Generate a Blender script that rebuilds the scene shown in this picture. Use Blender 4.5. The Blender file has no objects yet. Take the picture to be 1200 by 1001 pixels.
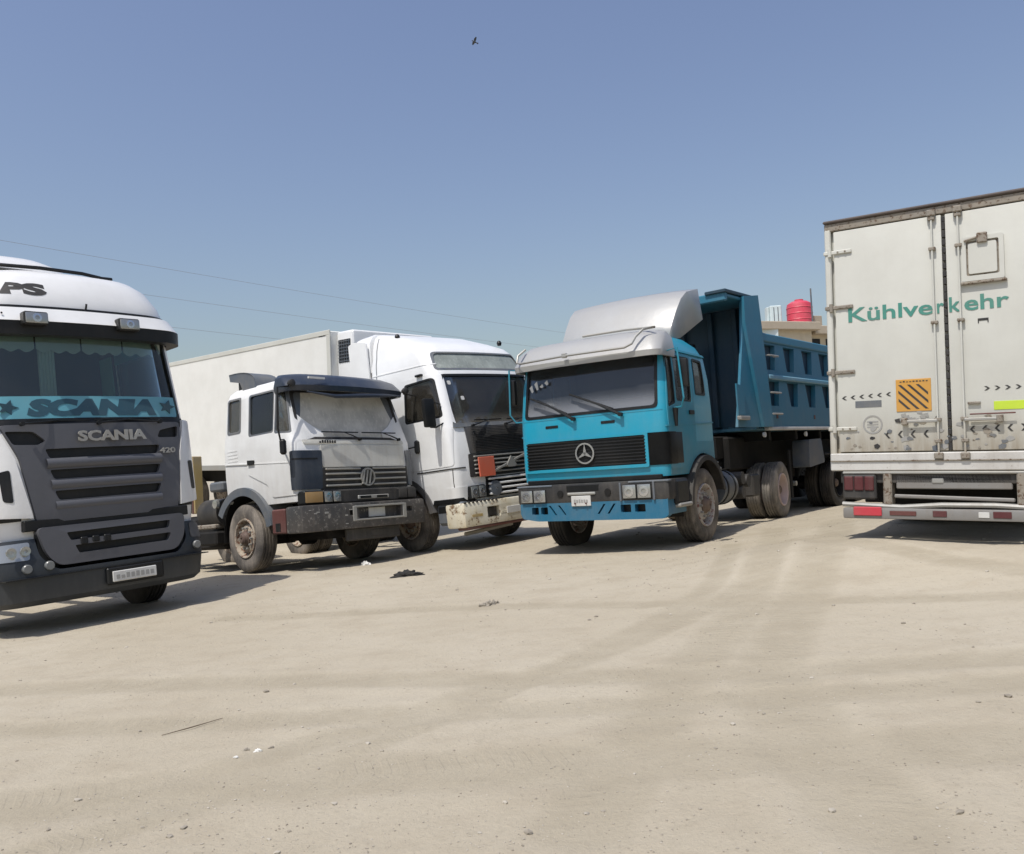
import bpy, bmesh, math, random
import numpy as np
from mathutils import Matrix, Vector, noise as mnoise
from mathutils.bvhtree import BVHTree
rad = math.radians
random.seed(7)
S = bpy.context.scene
COL = S.collection

# ------------------------------------------------------------ camera, sky, sun, exposure
cd = bpy.data.cameras.new('camera'); cam = bpy.data.objects.new('camera', cd); COL.objects.link(cam)
cd.sensor_width = 36.0; cd.lens = 36.0 * 1000 / 1200; cd.clip_end = 3000; cd.clip_start = 0.05
pit, rol = rad(2.5), rad(2.8)
fw = Vector((0, math.cos(pit), math.sin(pit))); up = Vector((0, -math.sin(pit), math.cos(pit))); rt = Vector((1, 0, 0))
r2 = rt * math.cos(rol) - up * math.sin(rol); u2 = rt * math.sin(rol) + up * math.cos(rol)
cam.matrix_world = Matrix((r2, u2, -fw)).transposed().to_4x4()
S.camera = cam
SUN_AZ, SUN_EL = rad(-145), rad(63)
w = bpy.data.worlds.new('World'); S.world = w; w.use_nodes = True
nt = w.node_tree; bg = nt.nodes['Background']
sky = nt.nodes.new('ShaderNodeTexSky'); sky.sky_type = 'NISHITA'; sky.sun_disc = False
sky.sun_elevation = SUN_EL; sky.sun_rotation = SUN_AZ; sky.air_density = 1.6; sky.dust_density = 3.0; sky.ozone_density = 4.0; sky.altitude = 300
hs = nt.nodes.new('ShaderNodeHueSaturation'); hs.inputs['Saturation'].default_value = 0.95; hs.inputs['Hue'].default_value = 0.515
nt.links.new(sky.outputs[0], hs.inputs['Color']); nt.links.new(hs.outputs[0], bg.inputs[0]); bg.inputs[1].default_value = 0.123
sd = bpy.data.lights.new('sun', 'SUN'); so = bpy.data.objects.new('sun', sd); COL.objects.link(so)
sd.energy = 3.85; sd.angle = rad(0.53); sd.color = (1.0, 0.955, 0.89)
sdir = Vector((math.sin(SUN_AZ) * math.cos(SUN_EL), math.cos(SUN_AZ) * math.cos(SUN_EL), math.sin(SUN_EL)))
so.rotation_euler = sdir.to_track_quat('Z', 'Y').to_euler()
S.view_settings.view_transform = 'Standard'; S.view_settings.look = 'None'; S.view_settings.exposure = 0.0; S.view_settings.gamma = 1
S.view_settings.use_curve_mapping = False

# ------------------------------------------------------------ helpers
def tag(o, label=None, cat=None, group=None, kind=None):
    if label: o['label'] = label
    if cat: o['category'] = cat
    if group: o['group'] = group
    if kind: o['kind'] = kind
    return o

def rotm(yaw, p, r):
    Rz = Matrix.Rotation(rad(yaw), 3, 'Z'); F = Matrix(((-1, 0, 0), (0, -1, 0), (0, 0, 1)))
    return Rz @ F @ Matrix.Rotation(rad(p), 3, 'X') @ Matrix.Rotation(rad(r), 3, 'Y')

def root(name, pose, label, cat, group=None, shift=(0, 0, 0)):
    o = bpy.data.objects.new(name, None); COL.objects.link(o); o.empty_display_size = .5
    M = rotm(*pose[3:]).to_4x4(); M.translation = Vector(pose[:3])
    o.matrix_world = M @ Matrix.Translation(shift)
    return tag(o, label, cat, group)

def finish(name, me, m, parent=None, ang=32):
    for mm in (m if isinstance(m, (list, tuple)) else [m]): me.materials.append(mm)
    if len(me.polygons):
        me.polygons.foreach_set('use_smooth', [True] * len(me.polygons)); me.set_sharp_from_angle(angle=rad(ang))
    o = bpy.data.objects.new(name, me); COL.objects.link(o)
    if parent is not None: o.parent = parent
    return o

class MB:
    """collects shapes for one mesh"""
    def __init__(s): s.bm = bmesh.new()
    def _xf(s, vs, loc, rot):
        M = Matrix.Translation(loc)
        if rot is not None: M = M @ (rot if isinstance(rot, Matrix) else Matrix.Rotation(rad(rot[1]), 4, rot[0]))
        bmesh.ops.transform(s.bm, matrix=M, verts=vs)
    def box(s, x0, x1, y0, y1, z0, z1, bev=0.0, rot=None, seg=1):
        c = ((x0 + x1) / 2, (y0 + y1) / 2, (z0 + z1) / 2)
        r = bmesh.ops.create_cube(s.bm, size=1)
        vs = r['verts']
        bmesh.ops.scale(s.bm, vec=(abs(x1 - x0), abs(y1 - y0), abs(z1 - z0)), verts=vs)
        if bev > 0:
            es = list({e for v in vs for e in v.link_edges})
            b = bmesh.ops.bevel(s.bm, geom=es, offset=bev, segments=seg, profile=.6, affect='EDGES')
            vs = list({v for f in b['faces'] for v in f.verts} | {v for v in vs if v.is_valid})
            vs = s._isl(vs)
        s._xf(vs, c, rot); return s
    def _isl(s, vs):
        seen = set(vs); st = list(vs)
        while st:
            v = st.pop()
            for e in v.link_edges:
                o = e.other_vert(v)
                if o not in seen: seen.add(o); st.append(o)
        return list(seen)
    def cyl(s, a, b, r, n=16, r2=None):
        a, b = Vector(a), Vector(b); d = b - a
        q = bmesh.ops.create_cone(s.bm, cap_ends=True, segments=n, radius1=r, radius2=r if r2 is None else r2, depth=d.length)
        M = Matrix.Translation((a + b) / 2) @ d.to_track_quat('Z', 'Y').to_matrix().to_4x4()
        bmesh.ops.transform(s.bm, matrix=M, verts=q['verts']); return s
    def tube(s, pts, r, n=8):
        pts = [Vector(p) for p in pts]; rings = []
        for i, p in enumerate(pts):
            t = (pts[min(i + 1, len(pts) - 1)] - pts[max(i - 1, 0)]).normalized()
            u = t.orthogonal().normalized() if i == 0 else (u - t * u.dot(t)).normalized()
            v = t.cross(u)
            rr = r[i] if isinstance(r, (list, tuple)) else r
            rings.append([s.bm.verts.new(p + (u * math.cos(2 * math.pi * k / n) + v * math.sin(2 * math.pi * k / n)) * rr) for k in range(n)])
        for a, b in zip(rings, rings[1:]):
            for k in range(n): s.bm.faces.new((a[k], a[(k + 1) % n], b[(k + 1) % n], b[k]))
        s.bm.faces.new(rings[0][::-1]); s.bm.faces.new(rings[-1]); return s
    def lathe(s, prof, n=48, axis='x', c=(0, 0, 0), closed=True):
        """prof: (along axis, radius)"""
        rings = []
        for a, r in prof:
            ring = []
            for k in range(n):
                t = 2 * math.pi * k / n
                p = {'x': (a, r * math.cos(t), r * math.sin(t)), 'y': (r * math.cos(t), a, r * math.sin(t)), 'z': (r * math.cos(t), r * math.sin(t), a)}[axis]
                ring.append(s.bm.verts.new((p[0] + c[0], p[1] + c[1], p[2] + c[2])))
            rings.append(ring)
        m = len(rings)
        for i in range(m if closed else m - 1):
            a, b = rings[i], rings[(i + 1) % m]
            for k in range(n): s.bm.faces.new((a[k], a[(k + 1) % n], b[(k + 1) % n], b[k]))
        if not closed: s.bm.faces.new(rings[0][::-1]); s.bm.faces.new(rings[-1])
        return s
    def prism(s, poly, axis, lo, hi, holes=()):
        def P(u, v, t): return {'x': (t, u, v), 'y': (u, t, v), 'z': (u, v, t)}[axis]
        if not holes:
            a = [s.bm.verts.new(P(u, v, lo)) for u, v in poly]; b = [s.bm.verts.new(P(u, v, hi)) for u, v in poly]
            s.bm.faces.new(a); s.bm.faces.new(b[::-1])
            for k in range(len(a)): s.bm.faces.new((a[k], a[(k + 1) % len(a)], b[(k + 1) % len(a)], b[k]))
        else:
            es = []; vs = []
            for lp in [poly] + list(holes):
                r = [s.bm.verts.new(P(u, v, lo)) for u, v in lp]; vs += r
                es += [s.bm.edges.new((r[k], r[(k + 1) % len(r)])) for k in range(len(r))]
            t = bmesh.ops.triangle_fill(s.bm, edges=es, use_beauty=True, use_dissolve=False)
            fs = [g for g in t['geom'] if isinstance(g, bmesh.types.BMFace)]
            e = bmesh.ops.extrude_face_region(s.bm, geom=fs)
            nv = [g for g in e['geom'] if isinstance(g, bmesh.types.BMVert)]
            d = {'x': Vector((hi - lo, 0, 0)), 'y': Vector((0, hi - lo, 0)), 'z': Vector((0, 0, hi - lo))}[axis]
            bmesh.ops.translate(s.bm, vec=d, verts=nv)
        return s
    def mesh(s, name='m'):
        bmesh.ops.recalc_face_normals(s.bm, faces=s.bm.faces)
        me = bpy.data.meshes.new(name); s.bm.to_mesh(me); s.bm.free(); return me
    def obj(s, name, m, parent=None, ang=32): return finish(name, s.mesh(name), m, parent, ang)

def rpoly(pts, r=.05, seg=4):
    out = []; n = len(pts)
    for i in range(n):
        p = Vector(pts[i]); a = Vector(pts[i - 1]) - p; b = Vector(pts[(i + 1) % n]) - p
        rr = min(r, a.length * .45, b.length * .45); a.normalize(); b.normalize()
        p0, p1 = p + a * rr, p + b * rr
        for k in range(seg + 1):
            t = k / seg; q = p0 * (1 - t) ** 2 + p * 2 * t * (1 - t) + p1 * t ** 2; out.append((q.x, q.y))
    return out
def rect(x0, x1, z0, z1, r=0): 
    p = [(x0, z0), (x1, z0), (x1, z1), (x0, z1)]
    return rpoly(p, r) if r else p
def inset(poly, d):
    c = Vector((sum(p[0] for p in poly) / len(poly), sum(p[1] for p in poly) / len(poly)))
    out = []
    for p in poly:
        v = Vector(p) - c
        out.append((p[0] + (d if v.x > 0 else -d) * min(1, abs(v.x) / .08), p[1] + (d if v.y > 0 else -d) * min(1, abs(v.y) / .08)))
    return out

TMP = []
def boolean(a, b, op):
    """mesh a (op) mesh b -> new mesh"""
    oa = bpy.data.objects.new('ta', a); ob = bpy.data.objects.new('tb', b); COL.objects.link(oa); COL.objects.link(ob)
    md = oa.modifiers.new('b', 'BOOLEAN'); md.object = ob; md.operation = op
    res = None
    for solver in ('MANIFOLD', 'EXACT'):
        try: md.solver = solver
        except Exception: continue
        dg = bpy.context.evaluated_depsgraph_get(); dg.update()
        res = bpy.data.meshes.new_from_object(oa.evaluated_get(dg))
        if len(res.polygons): break
    res.materials.clear(); res.polygons.foreach_set('material_index', [0] * len(res.polygons))
    bpy.data.objects.remove(oa); bpy.data.objects.remove(ob)
    return res

def ring(lv, g=0.0):
    z, yf, yr, hw, rf, rr, bu = lv
    yf += g; yr -= g; hw += g; rf = max(rf + g, .01); rr = max(rr + g, .01)
    pts = []
    def corner(cx, cy, r, a0, a1, n=6):
        for k in range(n + 1):
            t = rad(a0 + (a1 - a0) * k / n); pts.append([cx + r * math.cos(t), cy + r * math.sin(t)])
    corner(hw - rf, yf - rf, rf, 0, 90)
    for k in range(1, 8): pts.append([(hw - rf) * (1 - k / 4), yf])
    corner(-hw + rf, yf - rf, rf, 90, 180)
    corner(-hw + rr, yr + rr, rr, 180, 270, 4)
    corner(hw - rr, yr + rr, rr, 270, 360, 4)
    for p in pts:
        if p[1] > yf - .45: p[1] -= bu * (p[0] / hw) ** 2 * (1 - (yf - p[1]) / .45)
    return [(p[0], p[1], z) for p in pts]
def loft(levels, g=0.0, gz=None):
    gz = g if gz is None else gz
    lv = [list(l) for l in levels]; lv[0][0] -= gz; lv[-1][0] += gz
    bm = bmesh.new(); rs = [[bm.verts.new(p) for p in ring(l, g)] for l in lv]; n = len(rs[0])
    for a, b in zip(rs, rs[1:]):
        for k in range(n): bm.faces.new((a[k], a[(k + 1) % n], b[(k + 1) % n], b[k]))
    bm.faces.new(rs[0][::-1]); bm.faces.new(rs[-1])
    bmesh.ops.recalc_face_normals(bm, faces=bm.faces)
    me = bpy.data.meshes.new('loft'); bm.to_mesh(me); bm.free(); return me
def prism_me(poly, axis, lo, hi): return MB().prism(poly, axis, lo, hi).mesh()

class Cab:
    """hollow cab whose openings, panes, rubbers and skin panels all follow one lofted surface"""
    def __init__(s, parent, levels, body_mat, inner_mat, wall=.05, name='cab'):
        s.p = parent; s.lv = levels; s.bm_, s.im = body_mat, inner_mat; s.cuts = []; s.wall = wall; s.name = name
    def shell(s, o, i): return boolean(loft(s.lv, o), loft(s.lv, i, i + .05 if i > -.03 else i), 'DIFFERENCE')
    def cut(s, me): s.cuts.append(me)
    def window(s, poly, axis, lo, hi, glass, rubber=None, name='window', grow=.03):
        s.cuts.append(prism_me(poly, axis, lo, hi))
        sh = s.shell(-.016, -.022)
        g = finish(name, boolean(sh, prism_me(inset(poly, .01), axis, lo, hi), 'INTERSECT'), glass, s.p)
        if rubber:
            sh = s.shell(.007, -.03)
            r = boolean(sh, prism_me(inset(poly, grow), axis, lo, hi), 'INTERSECT')
            r = boolean(r, prism_me(inset(poly, -.012), axis, lo - .1, hi + .1), 'DIFFERENCE')
            finish('window_seal', r, rubber, g)
        return g
    def skin(s, name, poly, axis, lo, hi, o, i, m, parent=None, holes=(), ang=32):
        r = boolean(s.shell(o, i), prism_me(poly, axis, lo, hi), 'INTERSECT')
        for h in holes: r = boolean(r, prism_me(h, axis, lo - .1, hi + .1), 'DIFFERENCE')
        return finish(name, r, m, parent or s.p, ang)
    def onto(s, x0, z0, kz=1.0, off=.002):
        bm = bmesh.new(); bm.from_mesh(loft(s.lv)); bt = BVHTree.FromBMesh(bm); s.keep = bm
        def f(u, v, d):
            h = bt.ray_cast(Vector((x0 - u, 3, z0 + v * kz)), Vector((0, -1, 0)))
            return (x0 - u, (h[0].y if h[0] else 0) + off + d, z0 + v * kz)
        return f
    def build(s):
        inner = loft(s.lv, -s.wall)
        r = boolean(loft(s.lv), inner, 'DIFFERENCE')
        for c in s.cuts: r = boolean(r, c, 'DIFFERENCE')
        bm = bmesh.new(); bm.from_mesh(inner); bt = BVHTree.FromBMesh(bm)
        idx = []
        for f in r.polygons:
            h = bt.find_nearest(f.center, .004)
            idx.append(1 if h[0] is not None else 0)
        o = finish(s.name, r, [s.bm_, s.im], s.p)
        r.polygons.foreach_set('material_index', idx); bm.free()
        return o

FONT = None
def text(s, size, m, parent, place, name='lettering', bold=0.0, depth=.004, width=None, shear=0.0):
    """place: function (u, v, d) -> local point; text is centred on u=0, v=0 baseline"""
    c = bpy.data.curves.new('t', 'FONT'); c.body = s; c.size = size; c.offset = bold; c.extrude = depth / 2; c.align_x = 'CENTER'; c.shear = shear
    c.resolution_u = 3
    o = bpy.data.objects.new('t', c); COL.objects.link(o)
    dg = bpy.context.evaluated_depsgraph_get(); me = bpy.data.meshes.new_from_object(o.evaluated_get(dg)); bpy.data.objects.remove(o)
    xs = [v.co.x for v in me.vertices]
    k = (width / (max(xs) - min(xs))) if width else 1
    for v in me.vertices: v.co = Vector(place(v.co.x * k, v.co.y, v.co.z))
    bm = bmesh.new(); bm.from_mesh(me); bmesh.ops.recalc_face_normals(bm, faces=bm.faces); bm.to_mesh(me); bm.free()
    me.materials.clear()
    return finish(name, me, m, parent)
def front(x0, y, z0): return lambda u, v, d: (x0 - u, y + d, z0 + v)

# ------------------------------------------------------------ materials
def nodes(name):
    m = bpy.data.materials.new(name); m.use_nodes = True; t = m.node_tree; return m, t, t.nodes['Principled BSDF']
def N(t, kind, **kw):
    n = t.nodes.new(kind)
    for k, v in kw.items():
        if k in n.inputs: n.inputs[k].default_value = v
        else: setattr(n, k, v)
    return n
def mixc(t, fac, a, b, mode='MIX'):
    n = t.nodes.new('ShaderNodeMix'); n.data_type = 'RGBA'; n.blend_type = mode
    for i, v in ((0, fac), (6, a), (7, b)):
        if hasattr(v, 'links'): t.links.new(v, n.inputs[i])
        elif isinstance(v, (int, float)): n.inputs[i].default_value = v
        else: n.inputs[i].default_value = (*v[:3], 1)
    return n.outputs[2]
def ramp(t, src, a, b, lo=0.0, hi=1.0):
    n = t.nodes.new('ShaderNodeMapRange'); t.links.new(src, n.inputs[0]); n.inputs[1].default_value = a; n.inputs[2].default_value = b
    n.inputs[3].default_value = lo; n.inputs[4].default_value = hi; n.interpolation_type = 'SMOOTHSTEP'; return n.outputs[0]
def math_(t, op, a, b):
    n = t.nodes.new('ShaderNodeMath'); n.operation = op
    for i, v in ((0, a), (1, b)):
        if hasattr(v, 'links'): t.links.new(v, n.inputs[i])
        else: n.inputs[i].default_value = v
    return n.outputs[0]
DUST = (.36, .31, .24)
def noise(t, co, scale, det=5, stretch=None, rough=.6):
    n = N(t, 'ShaderNodeTexNoise'); n.inputs['Scale'].default_value = scale; n.inputs['Detail'].default_value = det; n.inputs['Roughness'].default_value = rough
    if stretch:
        mp = t.nodes.new('ShaderNodeMapping'); mp.inputs['Scale'].default_value = stretch; t.links.new(co, mp.inputs[0]); t.links.new(mp.outputs[0], n.inputs['Vector'])
    else: t.links.new(co, n.inputs['Vector'])
    return n.outputs[0]
def paint(name, col, rough=.4, metal=0.0, dirt=.25, dcol=DUST, low=None, chips=0.0, ccol=(.09, .045, .025), coat=0.0, bump=.02, streak=.5, var=.12, spec=.5, cscale=20):
    m, t, b = nodes(name)
    tc = N(t, 'ShaderNodeTexCoord'); co = tc.outputs['Object']
    n1 = noise(t, co, 1.7, 6); n2 = noise(t, co, 14, 6, (1, 1, .12) if streak else None); n3 = noise(t, co, 60, 3)
    c = mixc(t, ramp(t, n1, .3, .7, 0, var), col, (0.5 * col[0] + .02, .5 * col[1] + .02, .5 * col[2] + .02))
    d = math_(t, 'MULTIPLY', ramp(t, n1, .35, .75), dirt)
    d = math_(t, 'ADD', d, math_(t, 'MULTIPLY', ramp(t, n2, .45, .8), dirt * streak))
    if low:
        sx = N(t, 'ShaderNodeSeparateXYZ'); t.links.new(co, sx.inputs[0])
        l = ramp(t, sx.outputs[2], low[0], low[1], low[2], 0)
        d = math_(t, 'ADD', d, math_(t, 'MULTIPLY', l, ramp(t, n2, .2, .7, .4, 1)))
    d = math_(t, 'ADD', d, math_(t, 'MULTIPLY', ramp(t, n3, .4, .8), dirt * .3))
    d = math_(t, 'MINIMUM', d, .96)
    c = mixc(t, d, c, dcol)
    if chips:
        n4 = noise(t, co, cscale, 9, rough=.75); c = mixc(t, ramp(t, n4, 1 - .5 * chips - .08, 1 - .5 * chips), c, ccol)
    t.links.new(c, b.inputs['Base Color'])
    r = math_(t, 'MAXIMUM', rough, 0); rr = math_(t, 'ADD', r, math_(t, 'MULTIPLY', d, .5))
    t.links.new(math_(t, 'MINIMUM', rr, .95), b.inputs['Roughness'])
    b.inputs['Metallic'].default_value = metal; b.inputs['Coat Weight'].default_value = coat; b.inputs['Coat Roughness'].default_value = .15
    b.inputs['Specular IOR Level'].default_value = spec
    if bump:
        bp = t.nodes.new('ShaderNodeBump'); bp.inputs['Strength'].default_value = .25; bp.inputs['Distance'].default_value = bump
        nb = noise(t, co, 3.1, 3); t.links.new(nb, bp.inputs['Height']); t.links.new(bp.outputs[0], b.inputs['Normal'])
    return m
def glass(name, tint=(.32, .38, .36), dust=.12, rough=.02, dcol=(.42, .38, .31), low=None):
    m, t, b = nodes(name); t.nodes.remove(b); out = t.nodes['Material Output']
    tc = N(t, 'ShaderNodeTexCoord'); co = tc.outputs['Object']
    tr = N(t, 'ShaderNodeBsdfTransparent'); tr.inputs[0].default_value = (*tint, 1)
    gl = N(t, 'ShaderNodeBsdfGlossy'); gl.inputs['Roughness'].default_value = rough; gl.inputs[0].default_value = (.95, .97, 1, 1)
    fr = N(t, 'ShaderNodeFresnel'); fr.inputs[0].default_value = 1.5
    mx = N(t, 'ShaderNodeMixShader'); t.links.new(fr.outputs[0], mx.inputs[0]); t.links.new(tr.outputs[0], mx.inputs[1]); t.links.new(gl.outputs[0], mx.inputs[2])
    df = N(t, 'ShaderNodeBsdfDiffuse'); df.inputs[0].default_value = (*dcol, 1)
    n1 = noise(t, co, 2.2, 6); n2 = noise(t, co, 30, 4, (1, 1, .25))
    f = math_(t, 'MULTIPLY', ramp(t, n1, .2, .8, .6, 1.25), dust); f = math_(t, 'ADD', f, math_(t, 'MULTIPLY', ramp(t, n2, .5, .8), dust * .35))
    if low:
        sx = N(t, 'ShaderNodeSeparateXYZ'); t.links.new(co, sx.inputs[0]); f = math_(t, 'ADD', f, ramp(t, sx.outputs[2], low[0], low[1], low[2], 0))
    m2 = N(t, 'ShaderNodeMixShader'); t.links.new(math_(t, 'MINIMUM', f, .97), m2.inputs[0]); t.links.new(mx.outputs[0], m2.inputs[1]); t.links.new(df.outputs[0], m2.inputs[2])
    t.links.new(m2.outputs[0], out.inputs[0]); return m

M = dict(
    white=paint('white_paint', (.76, .76, .75), .32, dirt=.06, low=(.8, 2.2, .12), coat=.3, spec=.4),
    white2=paint('old_white_paint', (.78, .785, .775), .45, dirt=.12, low=(.9, 2.0, .22), chips=.1),
    white3=paint('clean_white_paint', (.78, .785, .78), .35, dirt=.05, low=(.5, 1.6, .2), coat=.2),
    grey=paint('grey_plastic', (.083, .085, .096), .5, dirt=.06, dcol=(.2, .2, .2)),
    greyt=paint('trim_grey', (.055, .058, .065), .5, dirt=.15, low=(.3, 1.0, .3)),
    bump=paint('bumper_charcoal', (.017, .022, .028), .45, dirt=.07, low=(.2, .7, .12), dcol=(.2, .19, .17)),
    black=paint('black_plastic', (.007, .008, .009), .45, dirt=.025, spec=.3),
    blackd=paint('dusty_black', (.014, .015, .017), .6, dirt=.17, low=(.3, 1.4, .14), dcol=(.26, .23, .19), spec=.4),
    dark=paint('chassis_black', (.010, .010, .010), .75, dirt=.14, dcol=(.10, .085, .07), spec=.25),
    inner=paint('cab_interior', (.13, .125, .12), .8, dirt=.1),
    inner2=paint('cab_interior_blue', (.05, .07, .08), .8, dirt=.1),
    seat=paint('seat_cloth', (.03, .03, .035), .9, dirt=.1),
    rubber=paint('tyre_rubber', (.05, .046, .043), .9, dirt=.8, dcol=(.30, .26, .215)),
    rubber3=paint('sunlit_tyre_rubber', (.10, .094, .087), .9, dirt=.9, dcol=(.36, .32, .27)), rubber2=paint('dark_tyre_rubber', (.02, .02, .02), .8, dirt=.35, dcol=(.2, .17, .14)),  # rubber3: pale copy, sunlight on the dual tyres put into its colour
    rim=paint('rusty_rim', (.44, .38, .30), .6, dirt=.5, chips=.84, ccol=(.16, .07, .04)),
    rimd=paint('pale_rim', (.58, .46, .44), .55, dirt=.3),
    rimg=paint('blue_truck_rim', (.48, .46, .44), .5, dirt=.35, chips=.8, ccol=(.2, .06, .04)),
    hub=paint('hub_grease', (.1, .06, .045), .6, dirt=.3),
    silver=paint('silver_paint', (.41, .41, .40), .38, metal=.2, dirt=.12, coat=.2),
    chrome=paint('chrome', (.62, .63, .65), .22, metal=.9, dirt=.15, bump=0),
    bar=paint('dented_bar', (.24, .235, .225), .5, metal=.2, dirt=.45, dcol=(.2, .17, .14), chips=.6), alu=paint('dull_aluminium', (.36, .36, .34), .45, metal=.4, dirt=.35),
    lamp=paint('lamp_glass', (.34, .35, .34), .14, metal=.5, dirt=.2, bump=.004, coat=1),
    foglens=paint('dull_fog_lens', (.16, .17, .17), .3, dirt=.2), amber=paint('amber_lens', (.34, .21, .08), .3, dirt=.3),
    redd2=paint('rusty_roof_edge', (.07, .055, .05), .6, dirt=.3, dcol=(.2, .16, .13)), redl=paint('red_reflector', (.50, .04, .06), .3, dirt=.1),
    redd=paint('dirty_red_lens', (.085, .015, .018), .4, dirt=.3, dcol=(.16, .12, .10)),
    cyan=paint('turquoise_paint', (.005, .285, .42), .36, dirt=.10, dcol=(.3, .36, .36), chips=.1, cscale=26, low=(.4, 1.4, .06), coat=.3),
    cyan2=paint('shaded_turquoise_paint', (.01, .23, .33), .42, dirt=.14, low=(.9, 1.7, .2)),  # cab turquoise darkened, shade of the sides put into the colour
    cyanb=paint('shaded_apron_blue', (.012, .13, .23), .45, dirt=.15, chips=.1),  # turquoise darkened as if shaded by the apron's downward tilt
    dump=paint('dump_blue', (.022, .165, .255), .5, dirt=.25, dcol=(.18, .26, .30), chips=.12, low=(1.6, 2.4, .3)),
    dumpl=paint('worn_dump_blue', (.10, .27, .36), .5, dirt=.4, dcol=(.35, .42, .45)), dumpd=paint('shaded_dump_blue', (.008, .04, .068), .5, dirt=.2, dcol=(.14, .14, .13)),  # dumpd: dump blue with the shade under the canopy darkened into it
    fgrey=paint('faded_bluegrey_plastic', (.085, .105, .13), .55, dirt=.5, dcol=(.24, .22, .19)),
    visor=paint('dark_blue_visor', (.016, .024, .04), .35, dirt=.16, dcol=(.2, .2, .2), coat=.15),
    hood=paint('dusty_hood', (.56, .56, .52), .65, dirt=.5, dcol=(.44, .41, .35), streak=1.0),
    box=paint('trailer_white', (.575, .575, .525), .5, dirt=.07, low=(1.0, 1.62, .95), dcol=(.30, .255, .19), bump=.01, chips=.13, ccol=(.2, .14, .09)),
    box2=paint('side_trailer_white', (.76, .755, .715), .5, dirt=.06, dcol=(.5, .46, .36), bump=.02),
    steel=paint('worn_steel', (.24, .215, .18), .6, metal=.1, dirt=.4, chips=.8, ccol=(.1, .06, .035)),
    sill=paint('sill_white', (.56, .55, .52), .5, dirt=.4, dcol=(.26, .22, .18), chips=.62, ccol=(.15, .1, .07)),
    cream=paint('cream_bumper', (.70, .67, .57), .55, dirt=.45, dcol=(.5, .38, .16), chips=.76, ccol=(.17, .10, .05), cscale=7),
    rustred=paint('rust_red', (.11, .03, .025), .6, dirt=.3, dcol=(.2, .17, .14), chips=.5),
    scrap=paint('scratched_bumper', (.04, .04, .041), .5, dirt=.4, dcol=(.2, .17, .14), chips=.74, ccol=(.24, .225, .20), low=(.4, 1.0, .1), cscale=14),
    orange=paint('orange_plate', (.58, .29, .04), .5, dirt=.15), ored=paint('orange_red_plate', (.62, .12, .06), .55, dirt=.15),
    green=paint('green_lettering', (.05, .235, .19), .5, dirt=.15), blk=paint('black_print', (.02, .02, .02), .6, dirt=.1),
    ghost=paint('ghost_print', (.66, .66, .65), .5, dirt=.05), grprint=paint('grey_print', (.3, .3, .29), .6, dirt=.2), neon=paint('lime_tape', (.50, .66, .04), .5, dirt=.1),
    teal=paint('teal_sun_strip', (.11, .33, .40), .4, dirt=.1), tealp=paint('navy_print', (.02, .07, .10), .5, dirt=.05),
    curtain=paint('cab_curtain', (.30, .36, .33), .9, dirt=.1), curtaing=paint('green_curtain', (.12, .32, .27), .9, dirt=.1),
    plate=paint('number_plate', (.6, .6, .58), .4, dirt=.3), yel=paint('yellow_marker', (.42, .30, .10), .5, dirt=.5), vglass=glass('very_dark_glass', (.16, .18, .18), .08),
    concrete=paint('roof_concrete', (.42, .36, .28), .85, dirt=.3, bump=.05), plaster=paint('sand_plaster', (.55, .48, .36), .9, dirt=.2, bump=.02),
    tank=paint('red_tank', (.62, .05, .09), .4, dirt=.2, dcol=(.6, .3, .3)), tankw=paint('white_tank', (.6, .7, .72), .5, dirt=.2),
    wood=paint('pole_wood', (.2, .17, .13), .9), wire=paint('wire', (.3, .31, .34), .6, dirt=0),
    bird=paint('bird_feathers', (.05, .055, .06), .8, dirt=0), cloth=paint('black_cloth', (.012, .013, .014), .95, dirt=.08),
    paper=paint('white_paper', (.75, .74, .7), .8, dirt=.1), stone=paint('stone', (.30, .27, .225), .9, dirt=.3), twig=paint('dry_twig', (.12, .09, .06), .9),
    g_sc=glass('windscreen_glass', (.84, .92, .90), .03), g_du=glass('dusty_windscreen_glass', (.3, .3, .28), .86, .25, (.62, .595, .53)),
    g_sd=glass('green_side_glass', (.45, .58, .55), .16), g_vo=glass('dark_windscreen_glass', (.62, .68, .68), .06, low=(2.05, 2.3, .2)),
    g_bl=glass('hazy_windscreen_glass', (.40, .47, .52), .07, .06, (.40, .42, .46), low=(2.02, 2.30, .42)), g_rw=glass('roof_window_glass', (.5, .55, .52), .55, .15, (.46, .5, .46)),
)

# ------------------------------------------------------------ poses of the vehicles (position, yaw, pitch, roll)
PB = (1.147, 12.458, -1.313, -33.05, -.16, .95)
PR = (4.637, 9.145, -1.195, -36.06, .78, -1.76)
PD = (-2.421, 13.493, -1.432, 50.38, 3.24, -1.01)
PV = (.011, 14.928, -1.307, 46.02, 3.83, 2.0)
PS = (-4.682, 9.82, -1.55, 50.76, 3.18, 1.51)
PT = (2.791, 15.340, -1.304, -40, -.16, .95)
PW = (-2.82, 18.39, -1.09, 46, -1.5, 0.5)

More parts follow.
